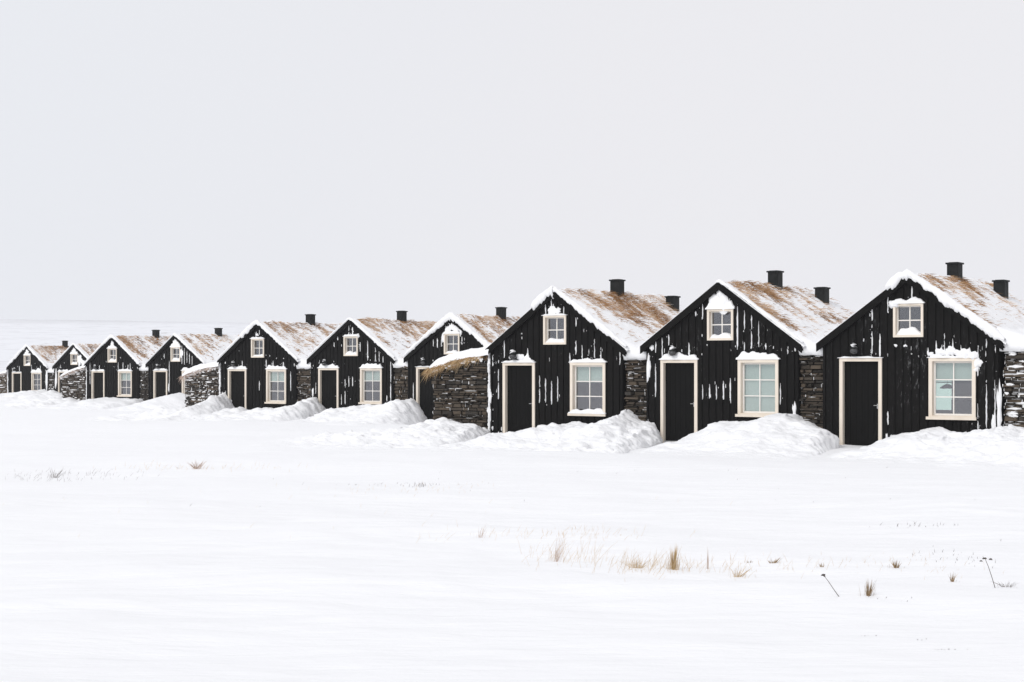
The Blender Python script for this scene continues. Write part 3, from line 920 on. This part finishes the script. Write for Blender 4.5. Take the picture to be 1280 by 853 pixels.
    cs = q.build("clinging_snow", M['snow'], root, smooth=True)
    tag(cs, kind='stuff')
    # --- chimneys
    for x, s in CHIM[h]:
        zb = APEX - SLOPE * x
        c = MB()
        top = zb + .16 + .50
        c.box(x - .155, x + .155, s - .155, s + .155, zb - .02, top - .045)
        ch = c.build("chimney", M['chimney'], root)
        c = MB()
        c.box(x - .185, x + .185, s - .185, s + .185, top - .044, top)
        c.box(x - .12, x + .12, s - .12, s + .12, top + .0005, top + .012)
        c.build("chimney_cap", M['chimney'], ch)
    return root

HOUSE = {h: build_house(h) for h in "JIHGFEDCBA"}

# ------------------------------------------------------------------ inside the nearest house
def inside(name, x, y, z):
    X, Y = to_world('J', x, y)
    return empty(name, (X, Y, base('J')[2] + z), -YAW)
pl = inside("pendant_lamp", -.10, 3.0, 1.30)
tag(pl, "small dark domed lamp hanging inside the window at the right end", "lamp")
m_ = MB(); m_.tube([(0, 0, .12), (0, 0, .09), (0, 0, .04), (0, 0, 0)], [.02, .10, .17, .2], 16); m_.build("lamp_shade", M['chimney'], pl, smooth=True)
m_ = MB(); m_.tube([(0, 0, .12), (0, 0, .96)], [.006, .006], 6); m_.build("cord", M['chimney'], pl)
ac = inside("armchair", .02, 3.6, -.08)
tag(ac, "dark upholstered chair seen through the lower panes of the window at the right end", "chair")
m_ = MB(); m_.box(-.36, .36, -.3, .34, .22, .46); m_.build("seat", M['fabric'], ac)
m_ = MB(); m_.box(-.36, .36, .345, .47, .22, 1.07); m_.build("backrest", M['fabric'], ac)
for sx in (-1, 1):
    m_ = MB(); m_.box(*sorted((sx * .362, sx * .46)), -.3, .46, .22, .68); m_.build("armrest", M['fabric'], ac)
    for yy in (-.26, .4):
        m_ = MB(); m_.box(*sorted((sx * .30, sx * .35)), yy, yy + .05, 0, .218); m_.build("leg", M['chimney'], ac)

# ------------------------------------------------------------------ dry stone walls
def stone_variants(n=14):
    out = []
    for k in range(n):
        r_ = random.Random(900 + k)
        b = bmesh.new()
        j = lambda a: a + r_.uniform(-.07, .07)
        pts = [(sx * j(.5) , sy * .5 + (r_.uniform(-.10, .12) if sy < 0 else 0), sz * j(.47)) for sx in (-1, 1) for sy in (-1, 1) for sz in (-1, 1)]
        vs = [b.verts.new(p) for p in pts]
        for f in ((0, 1, 3, 2), (4, 6, 7, 5), (0, 4, 5, 1), (2, 3, 7, 6), (0, 2, 6, 4), (1, 5, 7, 3)):
            b.faces.new([vs[i] for i in f])
        bmesh.ops.bevel(b, geom=[e for e in b.edges if e.verts[0].co.y < 0 and e.verts[1].co.y < 0], offset=.07, segments=1, affect='EDGES', clamp_overlap=True)
        bmesh.ops.recalc_face_normals(b, faces=b.faces)
        me = bpy.data.meshes.new("stone")
        b.to_mesh(me); b.free()
        me.materials.append(M['stone'])
        out.append(me)
    return out
STONES = stone_variants()

def stone_wall(h, x0, x1, top, yf, depth, label, single, seed, snowy=.12, size=1.0, end=None):
    rng = random.Random(seed)
    root = empty("stone_wall", base(h), -YAW)
    tag(root, label, "stone wall", "dry stone walls between the houses")
    n = 8
    c = MB()
    xs_ = [x0 + .03 + (x1 - x0 - .06) * k / n for k in range(n + 1)]
    for a, b in zip(xs_, xs_[1:]):
        c.prism([(a, -.9), (b, -.9), (b, top(b) - .06), (a, top(a) - .06)], yf + .09, yf + depth)
        if end is None or (end == 'right' and b < x1 - .35):
            c.prism([(a, top(a) - .058), (b, top(b) - .058), (b, top(b) + .2), (a, top(a) + .2)], yf + .32, yf + depth - .02)
    c.build("core", M['core'], root)
    if end:                                               # the free end of the wall, seen from the side
        e = MB(); er = random.Random(seed + 500); z = -.45
        xe, sg = (x0, -1) if end == 'left' else (x1, 1)
        while z < top(xe) - .03:
            hgt = er.choice((.05, .075, .10, .13)); y = yf + .16
            while y < yf + depth - .1:
                l_ = min(er.uniform(.15, .5), yf + depth - y)
                a_, b_ = sorted((xe - sg * .04, xe + sg * er.uniform(-.03, .03)))
                e.box(a_, b_, y + .008, y + l_ - .008, z + .005, z + hgt - .006); y += l_
            z += hgt
        tag(e.build("end_stones", M['stone'], root), kind='stuff')
    z = -.45
    stones, led = [], MB()
    while z < max(top(x0), top(x1)):
        hgt = rng.choice((.042, .055, .06, .075, .085, .10, .13)) * size
        x = x0 + rng.uniform(-.05, .03)
        while x < x1 - .05:
            w_ = rng.choice((rng.uniform(.09, .2), rng.uniform(.16, .36), rng.uniform(.28, .58))) * size
            if x + w_ > x1 - .08: w_ = x1 - x + rng.uniform(-.01, .03)
            if z + hgt * .6 < min(top(x), top(x + w_)) + .02:
                dy = rng.gauss(0, .035)
                hh = hgt * rng.uniform(.86, .99)
                stones.append((x + w_ / 2, yf + .10 + dy, z + hh / 2, w_ - .022, .22, hh - .008))
                if rng.random() < snowy:
                    lw = w_ * rng.uniform(.35, 1.0); lx = x + rng.uniform(0, w_ - lw)
                    clump(led, lx + lw / 2, z + hh + .002, lw, rng.uniform(.010, .022) + (.05 if rng.random() < snowy * .9 - .22 else 0), .03, rng.randrange(99), yf + dy + .0)
                if rng.random() < snowy * .6:
                    clump(led, x, z + hh / 2, .022, hh, .012, rng.randrange(99), yf + dy + .012)
            x += w_
        z += hgt
    if single:
        for k, (x, y, zz, sx, sy, sz) in enumerate(stones):
            o = link("stone", rng.choice(STONES), root)
            o.location = (x, y, zz); o.scale = (sx, sy, sz)
            o.rotation_euler = (0, rng.uniform(-.02, .02), math.pi * 0 + rng.uniform(-.03, .03))
    else:
        b = MB()
        for x, y, zz, sx, sy, sz in stones:
            me = rng.choice(STONES)
            nn = len(b.v)
            b.v += [(x + v.co.x * sx, y + v.co.y * sy, zz + v.co.z * sz) for v in me.vertices]
            for p in me.polygons:
                b.f.append(tuple(nn + i_ for i_ in p.vertices)); b.m.append(0)
        tag(b.build("stone_courses", M['stone'], root), kind='stuff')
    if led.v:
        tag(led.build("ledge_snow", M['snow'], root, smooth=True), kind='stuff')
    return root

def panel_cap(root, x0, x1, ztop, yf, seed):
    """snow filling the valley between two roofs above a stone wall"""
    xs_ = np.linspace(x0 - .22, x1 + .04, 16); ys_ = np.linspace(yf - .06, HL, 40)
    Y, X = np.meshgrid(ys_, xs_, indexing='ij')
    u = (X - x0) / (x1 - x0)
    Z = ztop + .30 + .42 * np.clip(.55 - u, 0, 1) ** 1.5 + .10 * np.clip(u - .6, 0, 1) + .10 * fbm(X * 2 + seed, Y * 2, seed, 3) + .04 * fbm(X * 7, Y * 7, seed, 2)
    Z = Z - .12 * sstep(.16, 0, Y - yf + .06)
    if x1 - x0 > 1: Z = Z - .36 * sstep(.78, 1, u)
    P = np.stack([X, Y, Z], -1)
    mid = P[0].copy(); mid[:, 1] -= .05 + .03 * fbm(mid[:, 0] * 5, mid[:, 0] * 0, seed, 2); mid[:, 2] = ztop + .14
    bot = P[0].copy(); bot[:, 1] += .0; bot[:, 2] = ztop - .03 + .07 * fbm(bot[:, 0] * 6, bot[:, 0] * 0 + 2, seed, 3)
    inn = bot.copy(); inn[:, 1] += .3
    P = np.concatenate([inn[None], bot[None], mid[None], P], 0)
    g = MB(); g.grid(P.transpose(1, 0, 2)[:, ::-1])
    g.build("snow_cap", M['snow'], root, smooth=True)

def wing_cap(root, x0, x1, top, yf, depth, seed, grassy, thick):
    """turf and snow along the sloping top of a wall, withered grass hanging over the stones"""
    rng = random.Random(seed)
    xs_ = np.linspace(x0 - .06, x1 + .16, 34)
    topa = np.array([top(x) for x in xs_])
    ys_ = np.concatenate([[yf - .13, yf - .14, yf - .08], np.linspace(yf + .05, yf + depth, 22)])
    Y, X = np.meshgrid(ys_, xs_, indexing='ij')
    T = np.broadcast_to(topa, X.shape)
    rnd = sstep(x0 - .12, x0 + .18, X)
    end = .45 + .55 * rnd
    Z = T + .07 + thick * end * (1 + .5 * fbm(X * 1.6 + seed, Y * 1.6, seed, 3)) + .05 * fbm(X * 6, Y * 6, seed, 2)
    Z[0] = topa + .06 + .05 * fbm(xs_ * 5, xs_ * 0, seed, 3)
    Z[1] = topa + .06 + thick * .35 * end[1]
    Z[2] = topa + .07 + thick * .75 * end[2]
    P = np.stack([X, Y, Z], -1)
    left = P[:, 0].copy(); left[:, 2] = np.minimum(left[:, 2], top(x0) + .03); left[:, 0] += .03
    P = np.concatenate([left[:, None], P], 1)
    g = MB(); g.grid(P.transpose(1, 0, 2)[:, ::-1])
    g.build("snow_cap", M['snow'], root, smooth=True)
    t = MB()
    for a, b in zip(xs_[1:-3], xs_[2:-2]):
        t.prism([(a, top(a) - .05), (b, top(b) - .05), (b, top(b) + .075), (a, top(a) + .075)], yf + .0, yf + depth - .1)
    t.build("turf", M['turf_side' if seed == 61 else 'frosted_turf'], root)
    items = []
    for _ in range(grassy):
        u = rng.random() ** 1.25
        if rng.random() > .25 + 1.5 * float(vnoise(u * 14, seed * .7, seed)) ** 1.5: continue
        x = x0 - .1 + (x1 - x0 + .05) * u
        ln = rng.uniform(.08, .46) * (1.15 - .45 * u) * (.5 + float(vnoise(u * 22, 3.3, seed)))
        dn = rng.uniform(.1, 1.0)
        items.append(((x, yf + rng.uniform(-.12, .02), top(x) + rng.uniform(.02, .10)), (-ln * rng.uniform(.0, .6), -ln * rng.uniform(.05, .3), ln * .10 - ln * .75 * dn * rng.random()),
                      (-ln * .1, 0, -ln * .38), .011 if grassy > 600 else .02, min(1, max(0, rng.gauss(.5, .38)))))
    fr = MB()                                             # snow caught in the fringe
    for k_ in range(46):
        u = rng.random(); x = x0 + (x1 - x0) * u
        clump(fr, x, top(x) + rng.uniform(-.09, .05), rng.uniform(.04, .16), rng.uniform(.02, .06), .03, rng.randrange(99), yf - .10)
    tag(fr.build("fringe_snow", M['snow'], root, smooth=True), kind='stuff')
    tag(link("hanging_grass", blades_mesh("hanging_grass", items, M['fringe_blade' if seed == 61 else 'rose_blade']), root), kind='stuff')

def flat(z):
    return lambda x: z + .03 * math.sin(x * 9)
PANELS = [('H', 2.30, 3.10, 2.2, "narrow dark stone wall left of the house with the pale green blinds", True, 31, .22, .92),
          ('I', 2.28, 3.12, 2.22, "narrow dark stone wall between the blinds house and the right-end house", True, 32, .24, .92),
          ('J', 2.40, 3.75, 2.28, "stone wall heavily specked with snow at the right edge of the row", True, 33, .75, 1.05),
          ('F', 2.30, 3.10, 2.15, "narrow stone wall just left of the house half hidden by the largest sloping wall", True, 34, .22, 1.0),
          ('E', 2.30, 3.10, 2.15, "narrow stone wall right of the plain gable house, between two full-window houses", True, 35, .3, 1.0),
          ('C', 2.30, 3.10, 2.15, "far narrow stone wall with snow-filled joints right of the narrow complete window", False, 36, .5, 1.4),
          ('A', 2.30, 3.10, 2.1, "far narrow snowy stone wall right of the smallest house", False, 37, .7, 1.7)]
for h, x0, x1, zt, lab, single, seed, snowy, size in PANELS:
    r_ = stone_wall(h, x0, x1, flat(zt), .12, HL - .3, lab, single, seed, snowy, size, 'right' if h == 'J' else None)
    panel_cap(r_, x0, x1, zt, .12, seed)
def slope_top(x0, z0, x1, z1):
    return lambda x: z0 + (z1 - z0) * min(1.05, max(-.05, (x - x0) / (x1 - x0))) + .07 * math.sin(math.pi * min(1, max(0, (x - x0) / (x1 - x0))))
WINGS = [('H', -4.40, -2.42, 1.86, 2.24, "largest sloping stone wall, golden grass fringe under its rounded snow cap", True, 61, 3600, .26, .20, .92),
         ('E', -4.60, -2.46, 1.72, 2.15, "middle sloping stone wall with pale brown turf edge and snow cap, mottled with snow", True, 62, 900, .26, .75, 1.0),
         ('C', -4.60, -2.42, 1.66, 2.22, "small far sloping stone wall with snow cap, white snow patch on its stones", False, 63, 400, .18, .8, 1.5),
         ('A', -4.4, -2.5, 1.5, 2.0, "farthest low stone wall cut off by the left edge, mostly snowed over", False, 64, 200, .2, .9, 1.7)]
for h, x0, x1, z0, z1, lab, single, seed, grassy, thick, snowy, size in WINGS:
    tp = slope_top(x0, z0, x1, z1)
    r_ = stone_wall(h, x0, x1, tp, .0, 5.2, lab, single, seed, snowy, size, 'left')
    wing_cap(r_, x0, x1, tp, .0, 5.2, seed, grassy, thick)
    q = MB()                                              # snow packed in the corner against the house
    rng = random.Random(seed)
    for k in range(22):
        z = .1 + 2.35 * k / 21
        clump(q, x1 + .07 + rng.uniform(-.025, .025), z, rng.uniform(.07, .15), .26, .05, seed + k, .05)
    q.build("corner_snow", M['snow'], r_, smooth=True)

# ------------------------------------------------------------------ snow banks in front of the houses
BANKS = [
 ('J', [(-0.95, -0.2), (-0.83, -0.14), (-0.52, 0.02), (-0.1, 0.19), (0.3, 0.3), (0.71, 0.4), (1.21, 0.41), (1.5, 0.31), (1.89, 0.32), (2.28, 0.34), (2.75, 0.47), (3.22, 0.37), (3.78, 0.47), (4.6, .5), (5.6, .35), (6.6, -.1)], 4.4, 7.0,
  "lumpy snow bank under the window of the house at the right end"),
 ('I', [(-0.55, -0.2), (-0.46, -0.15), (-0.22, 0.06), (0.07, 0.26), (0.54, 0.46), (1.24, 0.55), (1.92, 0.71), (2.48, 0.72), (2.7, 0.58), (3.25, 0.43), (3.57, 0.38), (3.79, 0.12), (3.9, -.2)], 6.6, 5.2,
  "smooth high snow bank reaching the sill of the green blinds window"),
 ('H', [(-1.15, -0.2), (-1.01, -0.09), (-0.65, 0.12), (-0.23, 0.29), (0.59, 0.4), (1.25, 0.37), (1.91, 0.34), (2.56, 0.59), (2.87, 0.75), (3.14, 0.56), (3.45, 0.45), (3.82, 0.42), (4.04, 0.1), (4.15, -.25)], 7.6, 7.0,
  "lumpy snow bank below the window sill that carries snow"),
 ('H', [(-8.6, -.3), (-7.4, -.12), (-6.13, 0.05), (-4.73, 0.22), (-4.12, 0.33), (-3.46, 0.44), (-2.93, 0.4), (-2.35, 0.3), (-1.92, 0.26), (-1.69, -0.01), (-1.6, -.25)], 8.4, 8.0,
  "snow bank heaped at the foot of the largest sloping stone wall"),
 ('F', [(0.1, -.3), (0.28, 0.3), (0.81, 0.48), (1.38, 0.58), (2.24, 0.56), (3.09, 0.71), (3.51, 0.81), (3.8, 0.94), (4.08, 0.80), (4.5, 0.32), (4.85, -.3)], 6.4, 6.4,
  "snow bank peaking at its right end beside the half covered door"),
 ('E', [(-1.0, -.3), (-0.82, 0.29), (-0.09, 0.37), (1.35, 0.39), (2.3, 0.4), (3.0, 0.55), (3.69, 0.83), (4.05, 0.86), (4.5, 0.36), (4.85, -.3)], 8.0, 7.2,
  "low wide snow bank in front of the plain gable house of the middle group"),
 ('E', [(-6.2, -.4), (-4.89, 0.26), (-3.85, 0.42), (-2.83, 0.54), (-2.17, 0.48), (-1.85, 0.78), (-1.5, 1.04), (-1.1, 0.66), (-0.72, 0.22), (-.42, -.3)], 8.0, 7.4,
  "snow bank with a tall pointed drift at the foot of the middle sloping wall"),
 ('D', [(-.85, -.3), (-0.67, 0.18), (0.13, 0.51), (0.78, 0.75), (1.37, 0.89), (1.82, 0.71), (2.72, 0.23), (3.2, -.1), (3.5, -.4)], 8.0, 8.0,
  "rounded snow bank under the streaked gable left of the middle sloping wall"),
 ('C', [(-2.6, -.3), (-1.7, 0.14), (-0.98, 0.43), (0.43, 0.54), (1.82, 0.56), (3.06, 0.48), (3.6, 0.16), (3.87, 0.12), (4.2, -.3)], 8.6, 8.0,
  "smooth domed snow bank below the narrow complete window of the far group"),
 ('C', [(-6.4, -.4), (-5.0, 0.09), (-4.18, 0.35), (-3.37, 0.5), (-2.42, 0.37), (-1.7, 0.14), (-1.4, -.3)], 9.0, 8.6,
  "snow bank at the foot of the small far sloping wall"),
 ('A', [(-6, .2), (-4, .2), (-2.01, 0.15), (-0.55, 0.42), (0.89, 0.61), (2.32, 0.81), (3.53, 0.52), (4.28, 0.71), (5.29, 0.4), (6.48, 0.2), (8, -.3)], 9, 9,
  "broad snow bank before the smallest house at the left end of the row"),
]
def bank(h, prof, wid, wid2, label, seed):
    px = np.array([p[0] for p in prof]); pz = np.array([p[1] for p in prof])
    near = h in 'JIH'
    dx = .045 if near else (.07 if h in 'GFE' else .1)
    ymax = -(max(wid, wid2) + 1.2)
    xs_ = np.arange(px[0], px[-1] + .28 * abs(ymax) + 1e-6, dx)
    ys_ = np.arange(ymax, .13, dx)
    Y, X = np.meshgrid(ys_, xs_, indexing='ij')
    wx = to_world(h, X, Y)
    g = ground_z(*wx)
    hz = base(h)[2]
    slant = .55 if h in 'HGF' else (.62 if h in 'EDCBA' else .45)
    u0 = (X - px[0]) / (px[-1] - px[0])
    XE = X + slant * sstep(.35, .9, u0) * (Y + 1.0) * np.where(Y > -1, 1.0, .45)     # the dug paths run slantwise from the doors
    wob = fbm(X * .8 + seed * 5, Y * .8, seed, 3)
    p = np.interp(XE + .24 * fbm(X * .9 + 3, Y * .9, seed + 4, 4) * sstep(-.2, -1.2, Y), px, pz) + hz
    u = (XE - px[0]) / (px[-1] - px[0])
    wd = wid + (wid2 - wid) * u + 1.5 * fbm(X * .55 + seed, X * 0, seed + 7, 3)
    t_ = np.clip((Y + wd) / np.maximum(wd - 1.0, .5), 0, 1)
    F = .45 * sstep(-.05, .9, t_) * sstep(0, .10, t_) + .30 * sstep(.35, .8, t_) + .25 * sstep(.68, 1, t_)
    ht = np.maximum(p - g, 0) * F
    act = sstep(0.0, .16, ht)
    wx_, wy_ = X + .16 * fbm(X * 3, Y * 3, seed + 21, 2), Y + .16 * fbm(X * 3 + 7, Y * 3, seed + 22, 2)
    rough = sstep(-.12, .2, fbm(X * .7 + seed, Y * .9, seed + 31, 2) + .06)
    lump = .22 * wob + .30 * fbm(X * 1.5, Y * 1.5, seed + 11, 3) + rough * (.09 * cells(wx_ * 1.5, wy_ * 1.5, seed + 13) + .032 * cells(wx_ * 4.2, wy_ * 4.2, seed + 14)) + .07 * fbm(X * 9, Y * 9, seed + 15, 2)
    lump = lump * (.6 + .4 * sstep(-wid * .9, -.9, Y))
    calm = .7 if (h == 'I' or label.startswith('smooth') or label.startswith('rounded')) else 1.0
    Z = g - .025 + ht + act * (lump * calm - .08)
    endf = sstep(0, .03, u) * sstep(1, .97, u) * sstep(0, .02, u0)
    Z = g - .03 + (Z - g + .03) * endf
    # local mesh under an Empty-less object standing at the house's own frame
    gzy, gzx = np.gradient(Z, dx)
    steep = sstep(.25, 1.1, np.hypot(gzx, gzy)) * endf * act
    zz = Z - hz
    Xd = X + steep * (.26 * fbm(Y * 1.7 + seed, zz * 4.5, seed + 41, 3) + .09 * (cells(Y * 3.2, zz * 5.5 + seed, seed + 43) - .5))
    Yd = Y + steep * (.26 * fbm(X * 1.7 + seed, zz * 4.5, seed + 45, 3) + .09 * (cells(X * 3.2, zz * 5.5 + seed, seed + 47) - .5)) * sstep(-.2, -.9, Y)
    P = np.stack([Xd, Yd, zz], -1)
    gmb = MB(); gmb.grid(P.transpose(1, 0, 2))
    o = gmb.build("snow_bank", M['snow'], None, smooth=True)
    o.location = base(h); o.rotation_euler = (0, 0, -YAW)
    tag(o, label, "snow bank", "snow banks along the houses")
for k, (h, prof, wid, wid2, lab) in enumerate(BANKS):
    bank(h, prof, wid, wid2, lab, 71 + k * 3)

# ------------------------------------------------------------------ dry plants in the snow field
def settle(x, y):
    """a spot of the survey (taken 1.85 m below the eye) moved along to the real snow surface"""
    k = 1.0
    for _ in range(6):
        k = .5 * k + .5 * (EYE - float(ground_z(x * k, y * k))) / 1.85
    return x * k, y * k, k
def tuft(name, label, cat, x, y, n, height, spread, material, width=.005, lean=(0, 0), fuzz=0, seed=0, group=None):
    rng = random.Random(seed * 7 + 3)
    x, y, k_ = settle(x, y); height *= k_; spread *= k_
    z = float(ground_z(x, y)) - .015
    items = []
    for k in range(n + fuzz):
        far = k >= n
        a = rng.uniform(0, 2 * math.pi)
        r0 = rng.uniform(0, .03 if not far else .16) * (spread / .12)
        hh = height * (rng.uniform(.35, 1.0) if not far else rng.uniform(.2, .7))
        out = spread * rng.uniform(.1, 1.0) * (hh / height)
        items.append(((math.cos(a) * r0, math.sin(a) * r0 * .6, 0), (math.cos(a) * out + lean[0] * hh, math.sin(a) * out * .6 + lean[1] * hh, hh),
                      (rng.uniform(-.3, .3) * out, 0, -.18 * out), width * rng.uniform(.6, 1.2) * (.6 if far else 1), min(1, max(0, rng.gauss(.5, .28)))))
    o = link(name, blades_mesh(name, items, M[material]))
    o.location = (x, y, z)
    tag(o, label, cat, group)
    return o
TG = "dry grass tufts in the snow field"
tuft("grass_tuft", "tallest golden grass tuft standing upright in the snow field", "grass tuft", 1.47, 14.93, 70, .27, .05, 'gold_blade', .0045, (.04, 0), 80, 1, TG)
tuft("grass_tuft", "pair of thin pinkish stalks upright just right of the tallest golden tuft", "grass tuft", 1.79, 14.98, 9, .24, .016, 'rose_blade', .005, (0, 0), 4, 2, TG)
tuft("grass_tuft", "sparse tan tuft with one tall thin stalk leaning right, third from the golden tuft", "grass tuft", 1.99, 14.47, 22, .16, .13, 'gold_blade', .005, (.25, 0), 12, 3, TG)
tuft("grass_tuft", "low flat reddish brown tuft with blades fanned to both sides", "grass tuft", 2.45, 15.41, 38, .09, .10, 'brown_blade', .005, (.15, 0), 0, 4, TG)
tuft("grass_tuft", "tiny dark brown bristle tuft above the leaning flower stalk", "grass tuft", 2.85, 15.1, 30, .07, .045, 'brown_blade', .005, (.1, 0), 4, 5, TG)
tuft("grass_tuft", "low tan tuft with faint long stems rising behind it", "grass tuft", 3.52, 15.04, 46, .10, .06, 'brown_blade', .006, (0, 0), 14, 6, TG)
tuft("grass_tuft", "dense dark brown pointed tuft, nearest to the viewer", "grass tuft", 2.87, 13.21, 60, .17, .055, 'brown_blade', .0048, (.05, 0), 20, 7, TG)
tuft("grass_tuft", "small thin brown tuft left of the two-headed stalk", "grass tuft", 3.78, 14.09, 20, .11, .05, 'brown_blade', .005, (.1, 0), 6, 8, TG)
tuft("grass_tuft", "little fringe of grey grass at the foot of the two-headed stalk", "grass tuft", 4.16, 13.79, 26, .09, .16, 'twig', .004, (0, 0), 10, 9, TG)
tuft("grass_tuft", "wispy tan tuft spreading low, left of the tallest golden tuft", "grass tuft", 1.15, 15.04, 40, .14, .20, 'gold_blade', .0035, (.1, 0), 50, 10, TG)
tuft("grass_tuft", "faint tall pinkish stems leaning right, leftmost grass of the near field", "grass tuft", 0.42, 15.67, 18, .34, .09, 'rose_blade', .003, (.22, 0), 20, 11, TG)
tuft("grass_tuft", "small reddish twiggy tuft alone on the left part of the field", "grass tuft", -5.7, 29.61, 40, .22, .26, 'rose_blade', .008, (.1, 0), 20, 14, TG)
tuft("twig_cluster", "low bushy cluster of grey twigs half buried near the left edge", "plant", -7.6, 27.26, 34, .24, .30, 'twig', .0038, (.1, 0), 0, 15)
tuft("grass_tuft", "faint pinkish stems low in the middle of the field", "grass tuft", -0.35, 17.71, 14, .2, .10, 'rose_blade', .003, (.2, 0), 10, 16, TG)
tuft("grass_tuft", "lone brown bristle tuft right of the low reddish fan", "grass tuft", 2.24, 15.45, 18, .05, .05, 'brown_blade', .004, (0, 0), 4, 17, TG)

def stalk(label, x, y, pts, heads, seed):
    x, y, k_ = settle(x, y)
    pts = [tuple(c * k_ for c in p) for p in pts]; heads = [tuple(c * k_ for c in p) for p in heads]
    z = float(ground_z(x, y)) - .01
    root = empty("dried_flower", (x, y, z))
    tag(root, label, "dried flower", "dried flower stalks")
    m = MB(); m.tube(pts, [.0036 - .0016 * k / len(pts) for k in range(len(pts))], 6)
    st = m.build("stem", M['twig'], root, smooth=True)
    set_point_attr(st.data, "tone", [.35] * len(st.data.vertices))
    rng = random.Random(seed)
    for hx, hz_, s in heads:
        items = []
        for k in range(26):
            a, e = rng.uniform(0, 6.28), rng.uniform(-.6, 1.2)
            items.append(((hx, 0, hz_), (math.cos(a) * math.cos(e) * s, math.sin(a) * math.cos(e) * s, math.sin(e) * s * .7), (0, 0, -.004), .008, rng.uniform(0, .5)))
        link("flower_head", blades_mesh("flower_head", items, M['twig']), root)
stalk("single-headed dried flower stalk leaning to the left", 2.63, 13.16, [(0, 0, 0), (-.05, 0, .07), (-.09, .0, .13), (-.125, 0, .175)], [(-.13, .18, .026)], 1)
stalk("two-headed dried flower stalk standing at the right edge of the field", 4.05, 13.74, [(0, 0, 0), (-.03, 0, .1), (-.06, 0, .19), (-.085, 0, .25)], [(-.09, .255, .022), (-.04, .25, .018), (-.12, .235, .014)], 2)

# thin scattered blades that nobody could count
rng = random.Random(5)
items = []
def scatter(cx, cy, rx, ry, n, hmin, hmax, wd, tone, lean=.4):
    for _ in range(n):
        x = cx + rng.gauss(0, rx); y = cy + rng.gauss(0, ry)
        x, y, k_ = settle(x, y)
        hh = rng.uniform(hmin, hmax) * k_
        items.append(((x, y, float(ground_z(x, y)) - .01), (hh * rng.uniform(-.4, .4 + lean), 0, hh), (hh * rng.uniform(-.2, .3), 0, -hh * .15), wd, rng.gauss(tone, .12)))
scatter(1.3, 15.0, .26, .3, 170, .03, .24, .0028, .5)
scatter(1.95, 15.1, .5, .35, 90, .02, .15, .0028, .5)
scatter(0.85, 18.1, .40, .3, 80, .03, .12, .0035, .6)
scatter(0.55, 15.8, .25, .35, 90, .04, .3, .0028, .6)
scatter(3.6, 15.3, .5, .5, 60, .02, .10, .003, .55)
scatter(-0.4, 17.8, .5, .4, 40, .03, .15, .003, .85)
scatter(-1.5, 24.5, .7, .6, 60, .03, .10, .004, .7)
scatter(-5.6, 29.6, 1.0, .5, 70, .04, .16, .005, .8)
scatter(-2.6, 22, 2.0, 2.5, 40, .03, .10, .004, .85)
tag(link("sparse_grass", blades_mesh("sparse_grass", items, M['straw_blade'])), kind='stuff')
items = []
scatter(4.74, 19.05, .28, .15, 40, .01, .06, .005, .5)
scatter(4.18, 15.86, .18, .35, 22, .01, .06, .005, .4, 0)
scatter(4.4, 15.9, .1, .3, 10, .02, .09, .005, .35, 0)
scatter(-1.89, 25.78, .55, .15, 34, .02, .06, .005, .6)
scatter(-1.4, 25.2, .10, .12, 16, .03, .12, .006, .4)
scatter(-7.5, 27.5, .6, .6, 120, .02, .12, .004, .8)
scatter(3.0, 13.0, .16, .12, 12, .01, .03, .006, .4)
scatter(2.4, 24.5, 4, 4, 26, .02, .05, .006, .5)
tag(link("seed_stems", blades_mesh("seed_stems", items, M['twig'])), kind='stuff')

def clods():  # tiny dark lumps standing in for the undercut shadows of the scoured crust
    m = MB()
    r_ = random.Random(9)
    def clod(x, y, s):
        x, y, k_ = settle(x, y)
        z = float(ground_z(x, y))
        zz = np.linspace(-1, 1, 6)
        m.tube([(x + r_.uniform(-.2, .2) * s, y, z + s * .5 * t) for t in zz], [s * math.sqrt(max(.03, 1 - t * t)) * r_.uniform(.7, 1.2) for t in zz], 7)
    for cx, cy, n in ((2.46, 11.3, 5), (2.76, 11.12, 4), (2.85, 10.75, 7)):
        for _ in range(n):
            clod(cx + r_.gauss(0, .055), cy + r_.gauss(0, .02), r_.uniform(.003, .008))
    X, Y = to_world('J', 1.75, -.55)
    return m
cl = clods()
tag(cl.build("crust_shade_specks", M['clod'], None, smooth=True), kind='stuff')

# ------------------------------------------------------------------ snow haze
hz_m = bpy.data.materials.new("snow_haze")
hz_m.use_nodes = True
hn = hz_m.node_tree
hn.nodes.clear()
ho = hn.nodes.new("ShaderNodeOutputMaterial")
hv = hn.nodes.new("ShaderNodeVolumePrincipled")
hv.inputs["Color"].default_value = (0.96, 0.97, 1.0, 1)
hv.inputs["Density"].default_value = 0.00022
hn.links.new(hv.outputs[0], ho.inputs["Volume"])
m_ = MB(); m_.box(-1550, 1550, -70, 1560, -12, 34)
tag(m_.build("haze", hz_m), kind='stuff')
